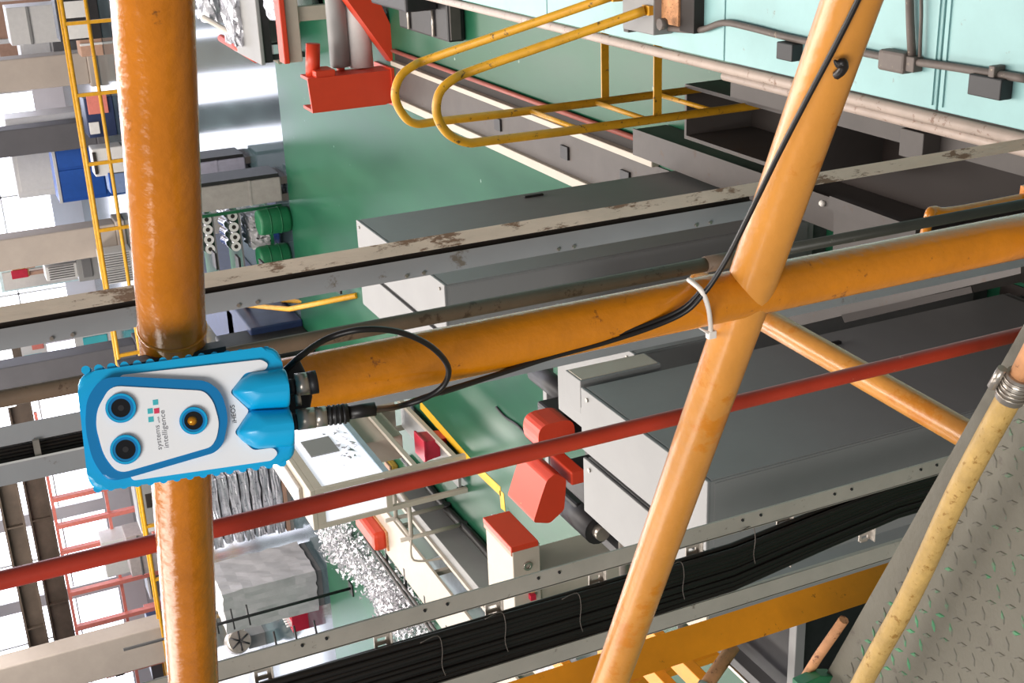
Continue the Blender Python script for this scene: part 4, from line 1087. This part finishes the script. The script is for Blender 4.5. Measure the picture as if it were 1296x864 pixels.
def swarf():
    bm = nb()
    for i in range(5200):
        f = random.random()
        px = 438 + 112 * f + random.gauss(0, 9); py_ = 655 + 130 * f + random.gauss(0, 10) + 10
        p = ZP(px - 8 - 6 * math.sin(f * 9), py_, 0.0)
        hgt = 0.34 * math.exp(-((px - (438 + 112 * f)) / 14.0) ** 2) * random.random()
        p = p + V(0, 0, hgt + 0.01)
        s = random.uniform(0.02, 0.05)
        q = [p + V(random.uniform(-s, s), random.uniform(-s, s), random.uniform(-s, s) * 0.8) for _ in range(4)]
        vs = [bm.verts.new(v) for v in q]
        for ff in ((0, 1, 2), (0, 2, 3), (0, 3, 1), (1, 3, 2)): bm.faces.new([vs[k] for k in ff])
    o = link('metal_swarf', bm, SWARF, None); tag(o, 'long heap of bright metal swarf along the cream bench', 'swarf', kind='stuff')
swarf()
# ------------------------------------------------------------------ wrapped packs further left
def packs():
    c = ZP(408, 733, 0); y = c.y; x1 = ZP(408, 722, 0).x; x0 = ZP(408, 762, 0).x
    zt = YP(283, 768, y).z
    t = thing('wrapped_pack', 'tall pack in milky film standing left of the layered stack', 'pack', ((x0 + x1) / 2, y + 0.5, 0))
    bm = nb(); crumple(bm, (x0, y, 0.1), (x1, y + 1.0, zt), 8, 0.012); link('film_wrap', bm, FILMW, t)
    pbox('pallet', CABD, t, (x0 + 0.03, y + 0.03, 0), (x1 - 0.03, y + 0.97, 0.09))
    c = ZP(386, 690, 0); y = c.y + 0.9; x1 = ZP(386, 640, 0).x + 0.2; x0 = ZP(386, 700, 0).x
    for k in range(8):
        z = 0.08 + k * 0.175
        t = thing('film_layer', '%s layer from the floor in the stack of shiny wrapped profiles' % ('lowest', 'second', 'third', 'fourth', 'fifth', 'sixth', 'seventh', 'topmost')[k], 'pack', ((x0 + x1) / 2, y + 0.5, z), 'layers of the shiny wrapped stack')
        bm = nb(); crumple(bm, (x0 + 0.02 * (k % 3), y + 0.02 * (k % 2), z), (x1, y + 0.9, z + 0.15), 6, 0.014); link('film', bm, FILM, t)
        pbox('batten', CARD if k % 2 else GRIME, t, (x0, y + 0.1, z + 0.165), (x1, y + 0.18, z + 0.175))
    pbox_ = pbox('timber_bearer', CARD, None, (x0, y, 0), (x1, y + 0.9, 0.065)); tag(pbox_, 'timber bearer under the stack of shiny wrapped profiles', 'bearer')
    # dark racking behind the red pole
    c = ZP(378, 612, 0); x, y = c.x, c.y + 2.0
    t = thing('dark_rack', 'black framed rack full of shiny film behind the red pole', 'rack', (x, y, 0))
    for dx in (-0.3, 0.55):
        for dy in (0, 1.4): pbox('upright', BLKM, t, (x + dx, y + dy, 0), (x + dx + 0.06, y + dy + 0.06, 1.75))
    for z in (0.25, 0.95, 1.7): pbox('shelf', BLKM, t, (x - 0.3, y, z), (x + 0.6, y + 1.45, z + 0.04))
    for z in (0.29, 0.99):
        bm = nb(); crumple(bm, (x - 0.22, y + 0.05, z), (x + 0.52, y + 1.35, z + 0.5), 7, 0.03); link('film_load', bm, FILM, t)
    # red crate of cans
    c = ZP(390, 782, 0); x, y = c.x, c.y
    t = thing('red_crate', 'red bottle crate on the floor behind the black vertical bars', 'crate', (x, y, 0))
    pbox('crate_base', CRATE, t, (x - 0.2, y, 0), (x + 0.2, y + 0.4, 0.06))
    for dx in (-0.2, -0.015, 0.17): pbox('crate_divider', CRATE, t, (x + dx, y + 0.03, 0.06), (x + dx + 0.03, y + 0.37, 0.28))
    for dy in (0, 0.37): pbox('crate_wall', CRATE, t, (x - 0.2, y + dy, 0.06), (x + 0.2, y + dy + 0.03, 0.28))
    k = 0
    for i in range(2):
        for j in range(4):
            bm = nb(); cx_, cy_ = x - 0.1 + 0.19 * i, y + 0.08 + 0.08 * j
            tube(bm, [V(cx_, cy_, 0.06), V(cx_, cy_, 0.26), V(cx_, cy_, 0.30), V(cx_, cy_, 0.36)], [0.036, 0.036, 0.016, 0.016], 10)
            o = link('bottle', bm, WHITEP, None)
            tag(o, 'pale bottle in the %s file of the red crate, %s from the front' % (('left', 'right')[i], ('first', 'second', 'third', 'last')[j]), 'bottle', 'bottles in the red crate')
packs()
def black_bars():
    for (px, py_, r, lab) in ((445, 744, 0, 'black vertical bar above the red crate'), (566, 757, 0, 'black vertical bar nearer the grey cable ladder')):
        b = ZP(px, py_, 0); t = thing('black_bar', lab, 'bar', (b.x, b.y, 0), 'black vertical bars at lower left')
        ptube('bar', BLKM, t, [V(b.x, b.y, 0.02), V(b.x, b.y, 3.2)], 0.022, 10)
        pbox('foot', BLKM, t, (b.x - 0.09, b.y - 0.09, 0), (b.x + 0.09, b.y + 0.09, 0.02))
        for i in range(3):
            z = 1.5 + i * 0.22
            ptube('cross_pin', BLKM, t, [V(b.x - 0.12, b.y - 0.05, z), V(b.x + 0.14, b.y + 0.08, z)], 0.012, 8)
black_bars()
def fan():
    c = ZP(300, 812, 0.55)
    t = thing('motor_fan', 'round steel motor behind the black vertical bars', 'motor', (c.x, c.y, 0))
    d = (CAM - c); d.z = 0; d.normalize()
    bm = nb(); tube(bm, [c, c + d * 0.45], [0.26, 0.22], 24); link('drum', bm, STEEL, t)
    for k in range(6):
        a = k * math.pi / 3; u, v = frame(d)
        ptube('spoke', BLKM, t, [c + d * 0.46, c + d * 0.46 + (u * math.cos(a) + v * math.sin(a)) * 0.2], 0.02, 6)
    pbox('pedestal', CAB, t, (c.x - 0.15, c.y - 0.15, 0), (c.x + 0.15, c.y + 0.15, c.z - 0.2))
fan()
# ------------------------------------------------------------------ things under the walkway at the bottom edge
def bottom_bits():
    t = thing('angle_iron_stand', 'orange angle iron stand behind the lower end of the mid rail', 'stand', ZP(760, 800, 0))
    z = 1.3
    A = ZP(712, 832, z); B = ZP(765, 864, z); xl = A.x
    for (p, q) in (((700, 835), (745, 864)), ((770, 800), (830, 864)), ((815, 800), (860, 864))):
        a = ZP(*p, z); b = ZP(*q, z)
        pbox('angle_bar', YELBAR, t, (a.x - 0.05, b.y - 0.6, z - 0.06), (a.x + 0.05, a.y + 0.3, z), 0.004)
    a = ZP(760, 812, z); pbox('front_bar', YELBAR, t, (a.x - 0.5, a.y, z - 0.07), (a.x + 0.35, a.y + 0.06, z - 0.062 + 0.05))
    for dx in (-0.4, 0.3): pbox('leg', YELBAR, t, (a.x + dx, a.y, 0), (a.x + dx + 0.05, a.y + 0.05, z - 0.07))
    t = thing('white_bundle', 'white wrapped bundle with a blue end at the bottom edge', 'bundle', ZP(690, 835, 0.5))
    c = ZP(695, 838, 0.5); bm = nb(); crumple(bm, (c.x - 0.35, c.y - 0.2, 0.0), (c.x + 0.2, c.y + 0.25, 0.5), 6, 0.02); link('wrap', bm, FILMW, t)
    pbox('blue_end', ROYAL, t, (c.x - 0.55, c.y - 0.2, 0), (c.x - 0.36, c.y + 0.2, 0.45), 0.02)
    c = ZP(625, 852, 0.1); bm = nb(); crumple(bm, (c.x - 0.45, c.y - 0.3, 0.0), (c.x + 0.3, c.y + 0.35, 0.3), 8, 0.05)
    o = link('film_heap', bm, FILM, None); tag(o, 'crumpled clear film heap at the bottom edge left of the white bundle', 'film')
    # steel floor rails and pipes
    for i, (p, q, w_, m, lab) in enumerate((((862, 775), (985, 864), 0.045, CAB, 'broad grey floor rail seen under the cable ladder'), ((925, 785), (1005, 850), 0.022, WHITEP, 'white floor rail right of the broad grey rail'), ((800, 740), (880, 790), 0.012, STEEL, 'thin steel floor rail left of the broad grey rail'))):
        z = 0.4; a = ZP(*p, z); b = ZP(*q, z); xm = (a.x + b.x) / 2
        t = thing('floor_rail', lab, 'rail', (xm, (a.y + b.y) / 2, 0), 'floor rails below the cable ladder')
        pbox('rail_head', m, t, (xm - w_, 2.4, z - 0.04), (xm + w_, a.y + 1.2, z), 0.004)
        for y in (2.6, 3.4, a.y + 1.0): pbox('support', GRIME, t, (xm - 0.02, y, 0), (xm + 0.02, y + 0.05, z - 0.04))
    o = pbox('dark_floor_patch', FLOORB, None, (-4.4, 1.4, 0.001), (-1.9, 4.0, 0.008)); tag(o, 'dark brown floor plate below the floor rails', 'floor plate')  # thin dark brown sheet laid over the green floor
    t = thing('green_clip', 'dark green painted clip at the left corner of the tread plate', 'clip', edge_pt(0.9))
    q = [GP(x, y, -0.012) for x, y in ((1003, 858), (1028, 846), (1046, 846), (1056, 856), (1062, 875), (1003, 880))]
    pprism('clip_body', GREENP, t, q, V(0.01, -0.03, 0.008), 0.003)
    ptube('rusty_pin', RUST, t, [GP(1016, 862, -0.012), GP(1036, 830, -0.012), GP(1068, 784, -0.012)], 0.007, 8)
    a = RP(885, 880, 2.3); b = RP(928, 818, 2.3)
    t = thing('rusty_pipe', 'short rusty pipe rising below the orange post', 'pipe', a)
    ptube('pipe', RUST, t, [a + (a - b) * 0.5, a, b], 0.014, 12); ptube('collar', STEEL, t, [a, a + (b - a) * 0.2], 0.017, 12)
bottom_bits()

# ------------------------------------------------------------------ far bay
def guard_rail():
    y = 31.0
    t = thing('guard_rail', 'long yellow pedestrian rail across the far bay', 'railing', (-12, y, 0))
    for z in (1.1, 0.58): ptube('rail', YEL2, t, [V(-30, y, z), V(-12, y, z), V(2, y, z)], 0.045, 8)
    ptube('rail', YEL2, t, [V(-30, y + 0.6, 1.1), V(2, y + 0.6, 1.1)], 0.04, 8)
    x = -29.4
    while x < 2:
        pbox('post', YEL2, t, (x - 0.04, y - 0.04, 0), (x + 0.04, y + 0.04, 1.1)); x += 1.62
guard_rail()
def farbox(name, px, py_, y, wx, wz, dep, m, label, cat, group=None, z0=None, parts=()):
    c = YP(px, py_, y)
    z = max(0.0, c.z - wz / 2) if z0 is None else z0
    t = thing(name, label, cat, (c.x, y, z), group)
    pbox('body', m, t, (c.x - wx / 2, y, z), (c.x + wx / 2, y + dep, z + wz), 0.02)
    for (nm, mm, fx0, fx1, fz0, fz1) in parts:
        pbox(nm, mm, t, (c.x - wx / 2 + fx0 * wx, y - 0.05, z + fz0 * wz), (c.x - wx / 2 + fx1 * wx, y, z + fz1 * wz), 0.01)
    return t
panel = (('face_panel', WHITEP, 0.08, 0.92, 0.5, 0.95), ('kick_panel', CABD, 0.08, 0.92, 0.05, 0.45))
farbox('blue_cabinet', 88, 213, 37, 1.9, 1.4, 1.0, ROYAL, 'blue cabinet in front of the far window wall', 'cabinet', z0=0.0, parts=(('door', ROYAL, 0.05, 0.48, 0.08, 0.92), ('door', ROYAL, 0.52, 0.95, 0.08, 0.92), ('white_top', WHITEP, 0, 1, 0.94, 1.0)))
farbox('white_cabinet', 72, 195, 40, 2.4, 2.3, 1.0, WHITEP, 'white cabinet just right of the far blue cabinet', 'cabinet', z0=0.0, parts=panel)
farbox('machine_tool', 112, 150, 33.5, 1.0, 0.7, 0.8, NAVY, 'small navy machine at the foot of the dark column', 'machine', z0=0.0, parts=(('red_face', FARRED, 0.6, 1.1, 0.2, 0.9), ('white_knob', WHITEP, 0.1, 0.4, 0.6, 0.95)))
farbox('tool_cart', 95, 25, 33.6, 1.0, 1.0, 0.8, BLKM, 'dark cart with white drums at the top left corner', 'cart', z0=0.0, parts=(('drum', WHITEP, 0.05, 0.4, 0.3, 0.9), ('drum', WHITEP, 0.55, 0.95, 0.3, 0.9)))
farbox('card_box', 100, 57, 33.8, 0.6, 0.55, 0.7, CARD, 'brown box left of the dark cart', 'box', z0=0.0, parts=(('tape', WHITEP, 0.45, 0.55, 0, 1),))
farbox('card_stack', 30, 22, 42, 3.6, 2.0, 1.5, CARD, 'large brown carton stack against the far window, right end', 'box', z0=0.0, parts=(('tape', WHITEP, 0.3, 0.34, 0, 1), ('tape', WHITEP, 0.64, 0.68, 0, 1), ('pink_label', mat('pink_card', srgb(230, 170, 180), 0.7), 0.8, 1.0, 0.4, 0.9)))
farbox('white_drum', 62, 30, 37.5, 1.0, 1.9, 1.0, WHITEP, 'tall white tank in front of the carton stack', 'tank', z0=0.0, parts=(('band', CAB, 0, 1, 0.3, 0.34), ('band', CAB, 0, 1, 0.7, 0.74)))
farbox('white_machine', 55, 55, 39, 1.6, 1.6, 1.2, WHITEP, 'white cased machine left of the tall tank', 'machine', z0=0.0, parts=panel)
farbox('rag_bin', 132, 205, 33.0, 0.7, 0.75, 0.6, WHITEP, 'white bin with dark handle behind the yellow rail', 'bin', z0=0.0, parts=(('dark_lid', DARK, 0.1, 0.9, 0.9, 1.0),))
farbox('blue_tub', 132, 233, 33.0, 0.55, 0.45, 0.6, mat('slate_blue', srgb(112, 132, 170), 0.6), 'slate blue tub left of the white bin', 'tub', z0=0.0, parts=(('rim', ROYAL, 0, 1, 0.9, 1.0),))
for i, (px, py_) in enumerate(((112, 318), (118, 338), (142, 330), (142, 350))):
    nm = ('upper right', 'upper left', 'lower right', 'lower left')[i]
    farbox('ribbed_pack', px, py_, 36.2 if i < 2 else 34.2, 0.42, 0.85, 0.7, WHITEP, '%s white ribbed pack left of the pale column' % nm, 'pack', 'white ribbed packs in the far bay', z0=(1.3 if i < 2 else 0.0), parts=[('rib', CABD, 0.1 + 0.16 * k, 0.14 + 0.16 * k, 0.1, 0.9) for k in range(6)])
farbox('pack_table', 118, 328, 36.2, 1.2, 1.3, 0.8, CAB, 'grey bench carrying the upper white ribbed packs', 'bench', z0=0.0, parts=(('drawer', CABD, 0.1, 0.9, 0.7, 0.9),))
bpy.data.objects  # far bay continues
farbox('wall_cabinet', 95, 330, 43, 1.4, 3.2, 0.6, mat('pale_cyan', srgb(214, 236, 240), 0.6), 'pale cyan tall locker behind the ribbed packs', 'locker', z0=0.0, parts=(('door', WHITEP, 0.05, 0.48, 0.03, 0.97), ('door', WHITEP, 0.52, 0.95, 0.03, 0.97)))
farbox('robot_arm', 55, 320, 42, 1.4, 0.5, 0.5, mat('amber_paint', srgb(220, 170, 110), 0.5), 'amber machine arm high before the far window', 'machine', z0=2.3, parts=(('grip', CARD, 0.2, 0.5, -0.4, 0.2), ('red_cap', CRATE, 0.0, 0.2, 0.1, 1.1)))
t = bpy.data.objects.get('robot_arm'); c = WLOC['robot_arm']
pbox('mast', CARD, t, (c.x - 0.7, 42.1, 0), (c.x - 0.6, 42.3, 2.4))
for i, (px, py_, w_, h_, lab) in enumerate(((60, 458, 1.6, 1.0, 'poster board with blue panels behind the scraped channel'), (130, 440, 1.9, 1.3, 'white enclosure behind the far yellow posts'))):
    farbox('notice_board', px, py_, (45.85, 42)[i], w_, h_, 0.1, WHITEP, lab, 'board', z0=(2.0, 0.0)[i], parts=(('blue_panel', TEAL, 0.1, 0.3, 0.2, 0.8), ('blue_panel', TEAL, 0.6, 0.75, 0.2, 0.8), ('red_panel', FARRED, 0.85, 1.0, 0.1, 0.5)))
# red frames and stacks of the left far bay
def red_frames():
    y = 39.0
    t = thing('portal_gantry', 'row of pinkish red steel uprights before the left far windows', 'gantry', (-22, y, 0))
    for px, py_ in ((120, 622), (150, 650), (120, 690), (160, 735), (120, 790)):
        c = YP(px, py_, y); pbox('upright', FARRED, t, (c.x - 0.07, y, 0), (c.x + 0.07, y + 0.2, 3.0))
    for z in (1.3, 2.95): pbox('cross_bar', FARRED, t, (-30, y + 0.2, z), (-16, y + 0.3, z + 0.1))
red_frames()
items = ((150, 640, 1.7, 1.0, CAB, 'grey machine housing with a dark slot left of the sensor', (('slot', DARK, 0.35, 0.6, 0.55, 0.75),)),
         (170, 668, 0.5, 0.9, WHITEP, 'white canister among the red frames, right one', (('cap', CAB, 0.2, 0.8, 0.9, 1.0),)),
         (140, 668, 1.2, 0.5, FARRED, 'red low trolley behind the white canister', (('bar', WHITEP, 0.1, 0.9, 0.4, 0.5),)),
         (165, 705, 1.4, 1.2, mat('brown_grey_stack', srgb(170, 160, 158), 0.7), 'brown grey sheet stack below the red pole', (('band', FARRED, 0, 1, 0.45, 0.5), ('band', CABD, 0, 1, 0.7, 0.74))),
         (190, 690, 0.7, 0.9, WHITEP, 'round shouldered white sack close to the top rail', (('fold', CAB, 0.3, 0.4, 0.1, 0.9),)),
         (110, 715, 1.3, 1.8, WHITEP, 'white upright locker between red uprights', (('door_line', CABD, 0.49, 0.51, 0.03, 0.97),)),
         (180, 735, 1.5, 0.5, CABD, 'slate grey low bench right of the broad column', (('edge', WHITEP, 0, 1, 0.85, 1.0),)),
         (170, 805, 1.0, 0.6, NAVY, 'navy and amber trolley left of the broad column', (('amber_part', mat('amber_part', srgb(226, 160, 60), 0.5), 0.3, 0.7, 0.4, 0.8),)),
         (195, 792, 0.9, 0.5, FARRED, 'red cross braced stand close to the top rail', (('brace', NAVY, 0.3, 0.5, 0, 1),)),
         (135, 850, 0.6, 2.2, mat('salmon_paint', srgb(232, 140, 110), 0.5), 'salmon painted post machine at the lower left', (('head', DARK, 0.0, 0.9, 0.7, 0.85),)),
         (190, 838, 1.6, 0.5, CABD, 'dark grey pallet load with an amber edge at the lower left', (('amber_edge', YEL2, 0, 1, 0.0, 0.15),)))
for i, (px, py_, w_, h_, m, lab, parts) in enumerate(items):
    farbox(('machine_housing', 'canister', 'trolley', 'sheet_stack', 'white_sack', 'locker', 'low_bench', 'tool_trolley', 'braced_stand', 'post_machine', 'pallet_load')[i], px, py_, 33.4 + i * 1.0, w_, h_, 0.9, m, lab, ('machine', 'canister', 'trolley', 'stack', 'sack', 'locker', 'bench', 'trolley', 'stand', 'machine', 'pallet')[i], z0=0.0, parts=parts)
for i, (px, py_, lab) in enumerate(((10, 500, 'white lamp housing left of the brown pipe at the left edge'), (8, 456, 'white lamp housing right of the brown pipe at the left edge'), (58, 850, 'bright tube lamp hanging at the bottom left'))):
    c = YP(px, py_, 38)
    t = thing('hall_lamp', lab, 'lamp', (c.x, 38, c.z), 'lamps hanging in the far bay')
    pbox('lamp_body', mat('lamp_glow', (1, 1, 1, 1), 0.5, emit=2.0), t, (c.x - 0.35, 37.8, c.z - 0.2), (c.x + 0.35, 38.2, c.z + 0.2), 0.08)
    ptube('hanger', BLKM, t, [V(c.x, 38, c.z + 0.2), V(c.x, 38, 10.3)], 0.03, 6)
